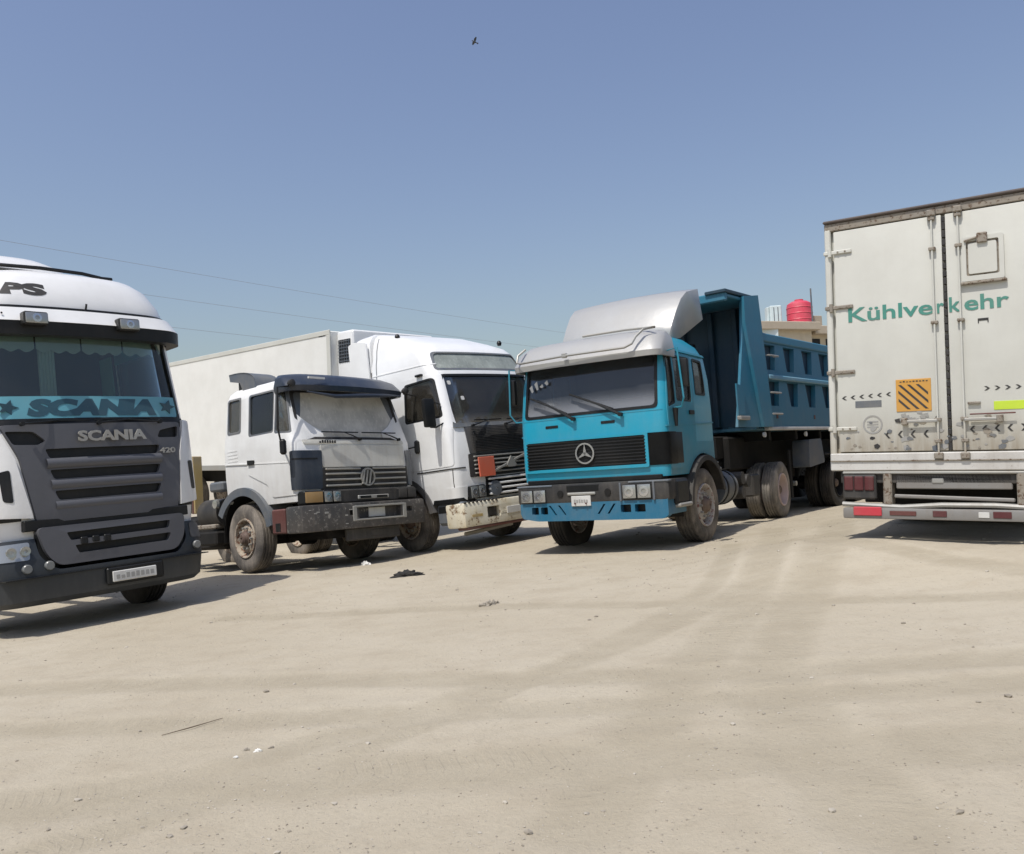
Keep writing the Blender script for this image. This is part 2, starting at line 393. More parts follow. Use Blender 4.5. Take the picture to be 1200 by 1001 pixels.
# ------------------------------------------------------------ ground
planes = []
for P_, dz, span in ((PB, 0, (-5.6, 0)), (PR, .2, (-5, 0)), (PD, 0, (-3.5, 0)), (PV, 0, (-4, 0)), (PS, 0, (-3, 0)), (PT, 0, (-6, -3))):
    R_ = rotm(*P_[3:])
    for yy in (span[0], span[1], (span[0] + span[1]) / 2):
        for xx in (-1.1, 1.1):
            planes.append(tuple(Vector(P_[:3]) + R_ @ Vector((xx, yy, dz - (.09 if P_ is PB and yy > -1 and xx > 0 else 0)))))
PL = np.array(planes)
A_ = np.c_[PL[:, :2], np.ones(len(PL))]
A_ = np.r_[A_, [[0, 0, 1]] * 4, [[0, 3, 1]] * 4]; b_ = np.r_[PL[:, 2], [-1.5] * 8]
G0 = np.linalg.lstsq(A_, b_, rcond=None)[0]
def gbase(x, y):
    x = np.asarray(x, float); y = np.asarray(y, float)
    r = np.hypot(x, y - 10)
    fade = np.clip((60 - r) / 45, 0, 1)
    z = (G0[0] * x + G0[1] * y) * fade + G0[2] * fade + (-1.5) * (1 - fade)
    num = 0; den = .35
    for px, py, pz in planes:
        wgt = np.exp(-((x - px) ** 2 + (y - py) ** 2) / 1.1 ** 2)
        num = num + wgt * (pz - (G0[0] * px + G0[1] * py + G0[2])); den = den + wgt
    return z + num / den
TRACKS = [  # (points, half width, depth) of wheel tracks pressed into the dust
    ([(-6, 7.2), (-2, 6.35), (.5, 5.6), (3.5, 5.2), (7, 5.5)], .22, .010), ([(-6, 6.0), (-2, 5.35), (.5, 4.95), (3, 4.7), (6, 4.6)], .2, .008),
    ([(-1.6, 4.4), (-.7, 5.1), (.3, 6.0), (1.3, 7.2), (2.5, 8.9), (3.6, 11.5)], .2, .009), ([(1.3, 3.2), (1.5, 5.2), (2.4, 7.4), (3.9, 10.6), (5.2, 14)], .28, .012),
    ([(.2, 3.4), (1.0, 5.4), (1.9, 7.4), (3.2, 10.8), (4.2, 14)], .24, .008), ([(7, 5.8), (5, 7.2), (4.2, 8.4), (3.3, 10.8)], .25, .010),
    ([(-4, 4.0), (-1.5, 4.2), (1, 4.0), (4, 3.6)], .3, .007), ([(-3.2, 9.4), (-.5, 8.8), (2, 7.7), (5, 6.6)], .2, .006), ([(-2.4, 3.3), (-.5, 5.0), (1.8, 8.4), (3.0, 12)], .16, .007)]
def track_mask(x, y):
    m = np.zeros_like(x); rut = np.zeros_like(x); al = np.zeros_like(x); m2 = np.zeros_like(x)
    for pts, hw_, dp in TRACKS:
        d = np.full_like(x, 9.0); arc = 0.0; sa = np.zeros_like(x)
        cur = []
        for i in range(len(pts) - 1):
            p0 = pts[max(i - 1, 0)]; p1 = pts[i]; p2 = pts[i + 1]; p3 = pts[min(i + 2, len(pts) - 1)]
            for k in range(6):
                t = k / 6; q = []
                for a in (0, 1):
                    q.append(.5 * (2 * p1[a] + (p2[a] - p0[a]) * t + (2 * p0[a] - 5 * p1[a] + 4 * p2[a] - p3[a]) * t * t + (3 * p1[a] - p0[a] - 3 * p2[a] + p3[a]) * t ** 3))
                cur.append(q)
        cur.append(pts[-1])
        for (ax, ay), (bx, by) in zip(cur, cur[1:]):
            L2 = (bx - ax) ** 2 + (by - ay) ** 2 + 1e-9
            t = np.clip(((x - ax) * (bx - ax) + (y - ay) * (by - ay)) / L2, 0, 1)
            dd = np.hypot(x - ax - t * (bx - ax), y - ay - t * (by - ay)); L_ = math.sqrt(L2); near_ = dd < d
            sa = np.where(near_, arc + t * L_, sa); d = np.minimum(d, dd); arc += L_
        k = np.clip(1 - (d / hw_) ** 4, 0, 1); al = np.where(k > m, sa + .35 * d, al); m2 = np.maximum(m2, np.minimum(m, k)); m = np.maximum(m, k)
        berm = np.exp(-((d - hw_ * 1.25) / (hw_ * .3)) ** 2)
        rut += -.6 * dp * k + .45 * dp * berm
    return m, rut, np.stack([al, np.clip(1 - 12 * m2, 0, 1) * m])
def vnoise(x, y, s, seed):
    rs = np.random.RandomState(seed); T = rs.rand(256, 256)
    X = x * s + 31.7 * seed; Y = y * s + 17.3 * seed; xi = np.floor(X).astype(int); yi = np.floor(Y).astype(int)
    fx = X - xi; fy = Y - yi; fx = fx * fx * (3 - 2 * fx); fy = fy * fy * (3 - 2 * fy)
    g = lambda i, j: T[(xi + i) % 256, (yi + j) % 256]
    return (g(0, 0) * (1 - fx) + g(1, 0) * fx) * (1 - fy) + (g(0, 1) * (1 - fx) + g(1, 1) * fx) * fy - .5
def gz(x, y, full=True):
    x = np.asarray(x, float); y = np.asarray(y, float)
    z = gbase(x, y)
    if full:
        near = np.clip((22 - y) / 10, 0, 1) * np.clip((14 - np.abs(x)) / 4, 0, 1)
        m, rut, _ = track_mask(np.atleast_1d(x), np.atleast_1d(y)); rut = rut.reshape(np.shape(x)) if np.shape(x) else rut[0]
        z = z + near * (rut + .005 * vnoise(x, y, .8, 1) + .005 * vnoise(x, y, 2.6, 2) + .006 * vnoise(x, y, 7, 3) + .005 * vnoise(x, y, 17, 4))
    return z
def axis_(fine0, fine1, step, far, gr=1.22):
    a = list(np.arange(fine0, fine1, step)); s_ = step; p = a[-1]
    while p < far: s_ *= gr; p += s_; a.append(p)
    s_ = step; p = a[0]
    while p > -far: s_ *= gr; p -= s_; a.insert(0, p)
    return np.array(a)
gx = axis_(-8, 8, .05, 900); gy = axis_(1.5, 17, .05, 900)
X, Y = np.meshgrid(gx, gy); Z = gz(X, Y); TM, _, TA = track_mask(X, Y)
nv = X.size; nx = len(gx); ny = len(gy)
me = bpy.data.meshes.new('ground'); me.vertices.add(nv); me.vertices.foreach_set('co', np.stack([X, Y, Z], -1).astype(np.float32).ravel())
ii = (np.arange(ny - 1)[:, None] * nx + np.arange(nx - 1)[None]).ravel()
fc = np.stack([ii, ii + 1, ii + nx + 1, ii + nx], -1)
me.loops.add(fc.size); me.loops.foreach_set('vertex_index', fc.ravel().astype(np.int32)); me.polygons.add(len(fc))
me.polygons.foreach_set('loop_start', (np.arange(len(fc)) * 4).astype(np.int32)); me.polygons.foreach_set('use_smooth', [True] * len(fc)); me.update(); me.validate()
at = me.attributes.new('track', 'FLOAT', 'POINT'); at.data.foreach_set('value', TM.astype(np.float32).ravel()); a2_ = me.attributes.new('along', 'FLOAT', 'POINT'); a2_.data.foreach_set('value', TA[0].astype(np.float32).ravel()); a3_ = me.attributes.new('tread', 'FLOAT', 'POINT'); a3_.data.foreach_set('value', TA[1].astype(np.float32).ravel())
gm, t, b = nodes('dusty_earth')
tc = N(t, 'ShaderNodeTexCoord'); co = tc.outputs['Object']
na = noise(t, co, .35, 8, rough=.55); nb = noise(t, co, 2.6, 9, (.8, 1.1, 1), .66); nd = noise(t, co, 13, 8, rough=.7); nc = noise(t, co, 38, 6, rough=.7); ne = noise(t, co, 1.1, 5, (1.6, .5, 1))
A = (.408, .359, .275); B = (.352, .302, .226); C = (.445, .397, .312)
c = mixc(t, ramp(t, na, .35, .68), A, C); c = mixc(t, ramp(t, nb, .42, .72, 0, .55), c, B); c = mixc(t, ramp(t, ne, .5, .75, 0, .35), c, C)
att = N(t, 'ShaderNodeAttribute', attribute_name='track')
c = mixc(t, math_(t, 'MULTIPLY', att.outputs['Fac'], ramp(t, nb, .2, .7, .3, .75)), c, (.335, .293, .218))
c = mixc(t, ramp(t, nd, .52, .72, 0, .35), c, (.30, .265, .2)); c = mixc(t, ramp(t, nc, .55, .78, 0, .45), c, (.25, .21, .16)); c = mixc(t, ramp(t, nc, .2, .38, .28, 0), c, (.50, .465, .385))
vo = N(t, 'ShaderNodeTexVoronoi'); vo.inputs['Scale'].default_value = 26; t.links.new(co, vo.inputs['Vector'])
sp = math_(t, 'MULTIPLY', ramp(t, vo.outputs['Distance'], .05, .16, 1, 0), ramp(t, noise(t, co, 1.8, 3), .52, .66))
c = mixc(t, math_(t, 'MULTIPLY', sp, .65), c, (.2, .175, .14))
t.links.new(c, b.inputs['Base Color']); b.inputs['Roughness'].default_value = .95; b.inputs['Specular IOR Level'].default_value = .15
bp = N(t, 'ShaderNodeBump'); bp.inputs['Strength'].default_value = .9; bp.inputs['Distance'].default_value = .022
hh = math_(t, 'ADD', math_(t, 'ADD', math_(t, 'MULTIPLY', nb, .3), math_(t, 'MULTIPLY', nd, .3)), math_(t, 'MULTIPLY', nc, .42)); hh = math_(t, 'ADD', hh, math_(t, 'MULTIPLY', sp, .25))
ala = N(t, 'ShaderNodeAttribute', attribute_name='along')
tw = math_(t, 'SINE', math_(t, 'MULTIPLY', ala.outputs['Fac'], 2 * math.pi / .085), 0)
trd = math_(t, 'MULTIPLY', math_(t, 'MULTIPLY', ramp(t, tw, -.2, .35), ramp(t, N(t, 'ShaderNodeAttribute', attribute_name='tread').outputs['Fac'], .6, .98)), ramp(t, noise(t, co, .9, 3), .42, .6))
hh = math_(t, 'ADD', hh, math_(t, 'MULTIPLY', trd, .10)); t.links.new(hh, bp.inputs['Height']); t.links.new(bp.outputs[0], b.inputs['Normal'])
g = finish('ground', me, gm); tag(g, kind='structure')
g.data.polygons.foreach_set('use_smooth', [True] * len(g.data.polygons))
def ground_z(x, y): return float(gz(np.array([x]), np.array([y]))[0])

# ------------------------------------------------------------ wheels
def tyre_prof(r, w_):
    h = w_ / 2; ri = r * .56
    p = [(-h * .55, ri - .01), (-h * .82, ri + .01), (-h * .98, ri + (r - ri) * .35), (-h, ri + (r - ri) * .6), (-h * .95, r - .05), (-h * .86, r - .018)]
    for k in range(5):
        a = -h * .78 + k * h * .34
        p += [(a, r - .004), (a + h * .20, r), (a + h * .22, r - .016), (a + h * .31, r - .016)]
    p = p[:-2] + [(h * .86, r - .018), (h * .95, r - .05), (h, ri + (r - ri) * .6), (h * .98, ri + (r - ri) * .35), (h * .82, ri + .01), (h * .55, ri - .01)]
    return p
WC = {}
def wheel(parent, x, y, z, side, kind, r=.52, w_=.29, steer=0, rimm=None, rub=None):
    """side +1: the outer face looks to local +X"""
    rimm = rimm or M['rim']; rub = rub or M['rubber']; key = (kind, r, w_, rimm.name, rub.name)
    if key not in WC:
        ri = r * .56
        ty = MB().lathe(tyre_prof(r, w_), 72)
        me_t = ty.mesh('tyre'); finish_me(me_t, rub)
        if kind == 'front': prof = [(w_ * .45, ri + .015), (w_ * .5, ri + .01), (w_ * .48, ri - .012), (w_ * .1, ri - .03), (w_ * .12, ri * .86), (w_ * .3, ri * .72), (w_ * .38, ri * .5), (w_ * .38, ri * .1), (w_ * .33, ri * .1), (w_ * .3, ri * .5), (w_ * .05, ri * .8), (-w_ * .45, ri - .01), (-w_ * .45, ri + .01)]
        else: prof = [(w_ * .45, ri + .015), (w_ * .5, ri + .01), (w_ * .48, ri - .012), (-w_ * .1, ri - .035), (-w_ * .3, ri * .8), (-w_ * .34, ri * .5), (-w_ * .34, ri * .1), (-w_ * .4, ri * .1), (-w_ * .42, ri * .5), (-w_ * .45, ri - .01), (-w_ * .45, ri + .01)]
        rim = MB().lathe(prof, 48).mesh()
        hr = .028
        mb = MB()
        for k in range(10):
            a = 2 * math.pi * (k + .5) / 10; cy, cz = ri * .77 * math.cos(a), ri * .77 * math.sin(a)
            mb.cyl((-w_, cy, cz), (w_, cy, cz), hr, 10)
        rim = boolean(rim, mb.mesh(), 'DIFFERENCE'); finish_me(rim, rimm)
        x0 = w_ * .38 if kind == 'front' else -w_ * .34
        hub = MB().lathe([(x0 - .02, .02), (x0 - .02, ri * .42), (x0 + .02, ri * .42), (x0 + .03, ri * .36), (x0 + (.07 if kind == 'front' else .16), ri * .30), (x0 + (.09 if kind == 'front' else .19), ri * .2), (x0 + (.09 if kind == 'front' else .19), .02)], 24).mesh()
        finish_me(hub, M['hub'])
        nut = MB().cyl((x0 - .005, 0, 0), (x0 + .035, 0, 0), .017, 6).mesh(); finish_me(nut, M['alu'])
        WC[key] = (rim, me_t, hub, nut, ri)
    rim, me_t, hub, nut, ri = WC[key]
    wo = bpy.data.objects.new('wheel', rim); COL.objects.link(wo); wo.parent = parent; wo.location = (x, y, z)
    wo.rotation_euler = (0, 0, rad(steer + (0 if side > 0 else 180)))
    for nm, m_ in (('tyre', me_t), ('hub', hub)):
        o = bpy.data.objects.new(nm, m_); COL.objects.link(o); o.parent = wo
    for k in range(10):
        a = 2 * math.pi * k / 10
        o = bpy.data.objects.new('wheel_nut', nut); COL.objects.link(o); o.parent = wo; o.location = (0, ri * .56 * math.cos(a), ri * .56 * math.sin(a))
    return wo
def finish_me(me, m):
    me.materials.clear(); me.materials.append(m); me.polygons.foreach_set('use_smooth', [True] * len(me.polygons)); me.set_sharp_from_angle(angle=rad(30))

def wiper(parent, x0, y0, z0, x1, y1, z1, blade=(-.3, .3), yb=0):
    mb = MB(); mb.tube([(x0, y0, z0), ((x0 + x1) / 2, (y0 + y1) / 2 + .015, (z0 + z1) / 2), (x1, y1, z1)], [.014, .01, .007], 6)
    mb.cyl((x0, y0 - .03, z0), (x0, y0 + .02, z0), .025, 10)
    mb.box(x1 + blade[0], x1 + blade[1], y1 - .012, y1 + .003, z1 - .012, z1 + .006)
    return mb.obj('wiper', M['black'], parent)
def seat(parent, x, y, z, m=None):
    mb = MB(); mb.box(x - .25, x + .25, y - .25, y + .25, z, z + .16, .04)
    mb.box(x - .24, x + .24, y - .38, y - .24, z + .12, z + .75, .05)
    o = mb.obj('seat', m or M['seat'], parent)
    MB().box(x - .13, x + .13, y - .37, y - .27, z + .77, z + .95, .035).obj('headrest', m or M['seat'], o)
def steering(parent, x, y, z):
    mb = MB(); mb.lathe([(a, .22 + b_) for a, b_ in ((-.012, 0), (0, .014), (.012, 0), (0, -.014))], 28, 'z')
    mb.box(-.21, .21, -.02, .02, -.02, .005); mb.cyl((0, 0, -.3), (0, 0, 0), .03, 8)
    bmesh.ops.transform(mb.bm, matrix=Matrix.Translation((x, y, z)) @ Matrix.Rotation(rad(-55), 4, 'X'), verts=mb.bm.verts[:])
    mb.obj('steering_wheel', M['black'], parent)
def interior(parent, z, y=-.25, yr=-1.0, hw=1.1, drv=-.55):
    MB().box(-hw, hw, y - .4, y, z - .32, z - .03, .05).obj('dashboard', M['seat'], parent)
    seat(parent, drv, yr - .25, z - .62); seat(parent, -drv, yr - .25, z - .62); steering(parent, drv, y - .48, z + .02)
def chassis(parent, y0, y1, z0=.72, z1=.98, hw=.43):
    for s_ in (-1, 1): MB().box(s_ * hw - .045, s_ * hw + .045, y1, y0, z0, z1, .01).obj('chassis_rail', M['dark'], parent)
    for k in range(4):
        yy = y0 + (y1 - y0) * (k + .5) / 4
        MB().box(-hw, hw, yy - .05, yy + .05, z0 + .04, z1 - .04).obj('cross_member', M['dark'], parent)
def axle(parent, y, z, hw=.95, r=.06):
    mb = MB(); mb.cyl((-hw, y, z), (hw, y, z), r, 10); mb.lathe([(-.16, .05), (-.1, .16), (.1, .16), (.16, .05)], 20, 'x', (0, y, z), False)
    mb.obj('axle', M['dark'], parent)
def arch(parent, side, y, z, r, x0, x1, a0, a1, m, name='fender', t_=.02, lip=.06, n=18):
    """curved mudguard band round a wheel; angles in degrees from +y (forward) over the top"""
    mb = MB(); rows = []
    for k in range(n + 1):
        a = rad(a0 + (a1 - a0) * k / n); cy, cz = math.cos(a), math.sin(a)
        prof = [(x0, r), (x1 * .6 + x0 * .4, r + .005), (x1, r - .012), (x1 + (.0), r - lip), (x1 - .02 * (1 if x1 > x0 else -1), r - lip), (x1 - .02 * (1 if x1 > x0 else -1), r - .03), (x0, r - t_)]
        rows.append([mb.bm.verts.new((px, y + rr * cy, z + rr * cz)) for px, rr in prof])
    q = len(rows[0])
    for A1, B1 in zip(rows, rows[1:]):
        for k in range(q): mb.bm.faces.new((A1[k], A1[(k + 1) % q], B1[(k + 1) % q], B1[k]))
    mb.bm.faces.new(rows[0][::-1]); mb.bm.faces.new(rows[-1])
    return mb.obj(name, m, parent)
def cylx(y, z, r, lo, hi, n=40): return MB().cyl((lo, y, z), (hi, y, z), r, n).mesh()
def mirror(parent, x, y, z, w_, h_, m=None, arm=None, name='side_mirror', yaw=0):
    mb = MB(); mb.box(-w_ / 2, w_ / 2, -.045, .045, -h_ / 2, h_ / 2, .03, seg=2)
    o = mb.obj(name, m or M['black'], parent); o.location = (x, y, z); o.rotation_euler = (0, 0, rad(yaw))
    MB().box(-w_ / 2 + .02, w_ / 2 - .02, -.051, -.046, -h_ / 2 + .02, h_ / 2 - .02).obj('mirror_glass', M['chrome'], o)
    if arm: MB().tube(arm, .012, 6).obj('mirror_arm', M['black'], parent)
    return o
def plate_marks(parent, x0, x1, y, z, h, m, n=7):
    mb = MB(); rs = random.Random(5)
    for k in range(n):
        a = x0 + (x1 - x0) * (k + .15) / n; c_ = x0 + (x1 - x0) * (k + .85) / n
        mb.box(a, c_, y, y + .003, z - h / 2, z + h / 2 * rs.uniform(.2, 1)); 
    return mb.obj('plate_marking', m, parent)
def lamp(parent, x0, x1, y0, y1, z0, z1, lens, name='headlight', n=2, back=None):
    o = MB().box(x0, x1, y0, y1, z0, z1, .015).obj(name, back or M['black'], parent)
    wd = (x1 - x0) / n
    for k in range(n):
        MB().box(x0 + wd * k + .012, x0 + wd * (k + 1) - .012, y1 - .002, y1 + .018, z0 + .015, z1 - .015, .012, seg=2).obj('lamp_lens', lens, o)
        if lens is M['lamp']:
            cx, cz = x0 + wd * (k + .5), (z0 + z1) / 2; rr = min(wd, z1 - z0) * .33
            MB().lathe([(y1 + .012, rr), (y1 + .024, rr), (y1 + .026, rr * .5), (y1 + .012, rr * .5)], 16, 'y', (cx, 0, cz)).obj('lamp_bowl', M['chrome'], o)
    return o

# ------------------------------------------------------------ 1: big white and grey truck at the left edge
def truck_left():
    R = root('semi_truck', PS, 'white truck with grey slatted grille and teal sun strip, cut by left edge', 'truck', 'trucks parked nose out in the yard', shift=(-.06, 0, 0))
    lv = [(.98, -.06, -2.3, 1.22, .32, .08, .08), (1.3, -.02, -2.3, 1.235, .32, .08, .08), (2.27, -.06, -2.3, 1.235, .34, .08, .10), (2.32, -.08, -2.3, 1.235, .34, .08, .10),
          (3.30, -.24, -2.3, 1.20, .34, .08, .12), (3.62, -.20, -2.3, 1.18, .38, .1, .12), (3.80, -.25, -2.3, 1.15, .40, .1, .13), (4.02, -.36, -2.3, 1.07, .44, .12, .15), (4.13, -.48, -2.3, 1.0, .48, .15, .16), (4.20, -.70, -2.3, .9, .5, .15, .16), (4.22, -.95, -2.25, .8, .5, .15, .15)]
    C = Cab(R, lv, M['white'], M['inner2'])
    ws = rpoly([(1.1, 2.33), (-1.1, 2.33), (-1.04, 3.32), (1.04, 3.32)], .06)
    C.window(ws, 'y', -.95, 1, M['g_sc'], M['black'], 'windscreen', .03)
    for s_ in (1, -1):
        C.window(rpoly([(-1.85, 2.32), (-.72, 2.12), (-.60, 2.3), (-.70, 3.46), (-1.85, 3.46)], .06), 'x', *((.6, 2) if s_ > 0 else (-2, -.6)), M['g_sc'], M['black'], 'side_window', .02)
        C.cut(cylx(-1.38, .5, .66, *((.55, 2) if s_ > 0 else (-2, -.55))))
    C.build()
    # grey front: three boldly slatted openings, a seam, and the lower grille
    gp = rpoly([(1.04, 2.27), (-1.04, 2.27), (-1.0, 1.9), (-.88, 1.18), (.76, 1.18), (.88, 1.9)], .05)
    gaps = [rpoly([(.62 - .03 * k, 1.99 - .235 * k), (-.72 + .015 * k, 1.99 - .235 * k), (-.68 + .02 * k, 1.885 - .235 * k), (.58 - .03 * k, 1.885 - .235 * k)], .03) for k in range(3)]
    vents = [rpoly([(1.0, 2.2), (.72, 2.19), (.6, 2.08), (.68, 2.04), (.93, 2.05)], .03), rpoly([(-1.0, 2.22), (-.74, 2.17), (-.70, 2.08), (-.98, 2.08)], .03)]
    g = C.skin('grille', gp, 'y', -.5, .6, .045, -.004, M['grey'], holes=gaps + vents)
    C.skin('grille_backing', inset(gp, -.02), 'y', -.5, .6, .004, -.01, M['black'])
    for k in range(3):   # rounded slat noses between the openings
        z = 1.86 - .235 * k
        mb = MB(); pr = []
        for a in np.linspace(-90, 90, 9): pr.append((.0 + .055 * math.cos(rad(a)), z - .035 + .06 * math.sin(rad(a))))
        vs = []
        for x in np.linspace(.62 - .03 * k, -.72 + .02 * k, 9):
            yb = -.015 - .07 * (x / 1.235) ** 2
            vs.append([mb.bm.verts.new((x, yb + py, pz)) for py, pz in pr])
        for a_, b_ in zip(vs, vs[1:]):
            for q in range(len(pr) - 1): mb.bm.faces.new((a_[q], a_[q + 1], b_[q + 1], b_[q]))
        mb.obj('slat', M['grey'], g)
    text('SCANIA', .16, M['alu'], R, front(-.12, .03, 2.065), 'front_lettering', bold=.006, depth=.02, width=.80)
    text('420', .09, M['alu'], R, front(-.80, .0, 1.885), 'side_lettering', bold=.002, depth=.012, width=.2)
    lg = rpoly([(.80, 1.13), (-.92, 1.13), (-.90, .86), (-.78, .70), (.60, .70), (.72, .84)], .08)
    lh = [rpoly([(.5, 1.05), (-.72, 1.06), (-.70, .97), (.46, .96)], .02), rpoly([(.42, .90), (-.72, .91), (-.68, .82), (.38, .81)], .02)]
    mb = MB().prism(lg, 'y', -.12, .085, holes=lh)
    for v in mb.bm.verts: v.co.y -= .07 * (v.co.x / 1.2) ** 2
    lo = mb.obj('lower_grille', M['grey'], R)
    MB().box(-.9, .78, -.14, .0, .72, 1.12).obj('grille_backing', M['black'], lo)
    for k in range(3): MB().box(.02 + .13 * k, .1 + .13 * k, .075, .095, .9 + .01 * (k % 2), .98, .01).obj('emblem', M['black'], lo)
    MB().box(-1.0, .9, -.10, .0, 1.1, 1.22, .01).obj('panel_gap', M['black'], R)
    # white corner panels with their upright black air slots
    for s_ in (1, -1):
        poly = [(s_ * 1.26, 2.3), (s_ * 1.26, 1.28), (s_ * .92, 1.24), (s_ * .99, 1.9), (s_ * 1.1, 2.3)] if s_ < 0 else [(1.26, 2.28), (1.26, 1.28), (.80, 1.24), (.93, 1.9), (1.06, 2.22)]
        C.skin('corner_panel', poly, 'y', -.5, .6, .06, .0, M['white'])
        C.skin('air_slot', rpoly([(1.09, 1.76), (1.07, 1.44), (.98, 1.42), (.99, 1.78)] if s_ > 0 else [(-1.20, 1.78), (-1.20, 1.42), (-1.12, 1.42), (-1.10, 1.78)], .03), 'y', -.6, .6, .066, .05, M['black'])
        C.skin('side_trim', [(-.0, 1.28), (-1.0, 1.28), (-1.0, 1.22), (0, 1.22)], 'x', *((.9, 2) if s_ > 0 else (-2, -.9)), .01, -.01, M['black'])
        C.skin('air_slot', rpoly([(-.30, 1.8), (-.42, 1.8), (-.42, 1.42), (-.30, 1.42)], .03), 'x', *((1.0, 2) if s_ > 0 else (-2, -1.0)), .064, .04, M['black'])
    # bumper with rounded corners
    bl = [(.30, -.02, -.95, 1.18, .3, .05, .1), (.36, .06, -.95, 1.235, .34, .05, .1), (.62, .10, -.95, 1.255, .34, .05, .1), (.80, .08, -.95, 1.26, .34, .05, .1), (1.02, .02, -.95, 1.25, .34, .05, .1)]
    me_ = boolean(loft(bl), MB().prism(rpoly([(.84, 1.4), (-.96, 1.4), (-.94, .83), (-.8, .66), (.62, .66), (.78, .82)], .06), 'y', -.3, 1).mesh(), 'DIFFERENCE')
    for s_ in (1, -1):
        me_ = boolean(me_, cylx(-1.38, .5, .64, *((.6, 2) if s_ > 0 else (-2, -.6))), 'DIFFERENCE')
    bo = finish('bumper', me_, M['bump'], R)
    MB().box(-1.16, 1.16, -.1, .112, .60, .612).obj('bumper_seam', M['black'], bo)
    MB().box(-.56, .12, .09, .125, .40, .60, .02).obj('plate_recess', M['black'], bo)
    p = MB().box(-.46, .06, .12, .14, .43, .55, .008).obj('number_plate', M['plate'], bo); plate_marks(p, -.43, .03, .14, .49, .06, M['grprint'], 8)
    B2 = Cab(R, bl, M['bump'], M['bump'])
    for s_ in (1, -1):
        hl = rpoly([(s_ * .86, .99), (s_ * 1.235, .98), (s_ * 1.24, .80), (s_ * .88, .80)] if s_ > 0 else [(-1.02, 1.0), (-1.25, .98), (-1.25, .80), (-1.0, .82)], .03)
        h = B2.skin('headlight', hl, 'y', -.6, 1, .008, -.02, M['lamp' if s_ > 0 else 'greyt'])
        if s_ > 0:
            B2.skin('turn_signal', rpoly([(1.16, .985), (1.242, .98), (1.242, .80), (1.16, .80)], .02), 'y', -.6, 1, .013, .0, M['amber'], parent=h)
            for xx in (.92, 1.06): MB().lathe([(.0, .05), (.03, .05), (.028, .02), (.0, .02)], 18, 'y', (xx, .02, .9)).obj('lamp_bowl', M['lamp'], h)
    for xx, zz, yy in ((.92, .705, .055), (.70, .715, .072), (-1.06, .72, .03)):
        o = MB().lathe([(-.03, .05), (.01, .05), (.02, .042), (.02, .001), (-.03, .001)], 20, 'y', (xx, yy, zz)).obj('fog_light', M['foglens'], R)
    # windscreen: wipers, sun strip with lettering, curtain fringe
    C.skin('sun_strip', [(1.12, 2.34), (-1.12, 2.34), (-1.1, 2.60), (1.1, 2.60)], 'y', -.95, .5, -.001, -.012, M['teal'])
    text('SCANIA', .26, M['tealp'], R, C.onto(.0, 2.385, .92, .002), 'sun_strip_lettering', bold=.02, depth=.003, width=1.5, shear=.2)
    for xx in (.92, -.92):
        MB().prism([(xx + .11 * math.cos(a) * (1 if k % 2 else .45), 2.47 + .09 * math.sin(a) * (1 if k % 2 else .45)) for k, a in enumerate(np.linspace(0, 2 * math.pi, 10, endpoint=False))], 'y', -.17 , -.145).obj('star_print', M['tealp'], R)
    for xa, xb in ((1.02, .52), (.5, 0), (-.02, -.5), (-.52, -1.0)):
        pts = [(xa, 3.36), (xb, 3.36)] + [(xb + (xa - xb) * k / 16, 3.16 - .045 * abs(math.sin(math.pi * k / 16 * 3)) + .02) for k in range(17)]
        MB().prism(pts, 'y', -.36, -.35).obj('curtain_fringe', M['curtain'], R)
    mb = MB()
    for k in range(5): mb.cyl((.30 + k * .035, -.42, 2.5), (.31 + k * .035, -.40, 3.3), .022, 8)
    mb.obj('curtain', M['curtain'], R)
    mb = MB()
    for k in range(26): mb.cyl((-1.10, -1.82 - .012 * k, 2.3), (-1.07, -1.82 - .012 * k, 3.4), .016, 6)
    mb.obj('curtain', M['curtaing'], R)
    MB().box(-1.13, -1.12, -1.82, -.74, 3.28, 3.45, .003).obj('window_shade', M['teal'], R)
    interior(R, 2.34, -.22, -1.1)
    for x0 in (.85, .02, -.72): wiper(R, x0, .02, 2.27, x0 + .42 if x0 < 0 else x0 - .42, -.06, 2.315, (-.34, .34))
    C.skin('windscreen_sill', [(1.16, 2.22), (-1.16, 2.22), (-1.16, 2.33), (1.16, 2.33)], 'y', -.6, .6, .012, -.01, M['black'])
    # black visor, white visor band, lamps, roof seams, lettering
    vl = [(3.29, -.06, -.75, 1.265, .3, .05, .12), (3.44, -.05, -.75, 1.265, .3, .05, .12)]
    sh = boolean(loft(vl), loft(vl, -.14, .1), 'DIFFERENCE'); finish('sun_visor', sh, M['black'], R)
    vl2 = [(3.442, -.04, -.8, 1.255, .3, .05, .12), (3.61, -.14, -.8, 1.21, .34, .05, .12)]
    sh = boolean(loft(vl2), loft(vl2, -.10, .1), 'DIFFERENCE'); finish('visor_band', sh, M['white'], R)
    C.skin('roof_seam', [(1.3, 3.615), (-1.3, 3.615), (-1.3, 3.65), (1.3, 3.65)], 'y', -1.6, .6, .02, -.01, M['black'])
    for xx in (.62, -.44):
        lamp(R, xx - .13, xx + .13, -.1, .02, 3.38, 3.53, M['lamp'], 'roof_lamp', 1)
    for xx in (.92, -.02, .3): MB().lathe([(-.12, .006), (-.105, .012), (-.10, .006)], 10, 'y', (xx, -.02, 3.52), False).obj('rivet', M['black'], R)
    MB().cyl((-.03, -.20, 3.64), (-.03, -.17, 3.71), .012, 8).obj('washer_jet', M['black'], R)
    text('PS', .215, M['blk'], R, C.onto(.617, 3.80, .9), 'roof_lettering', bold=.013, depth=.006, width=.485)
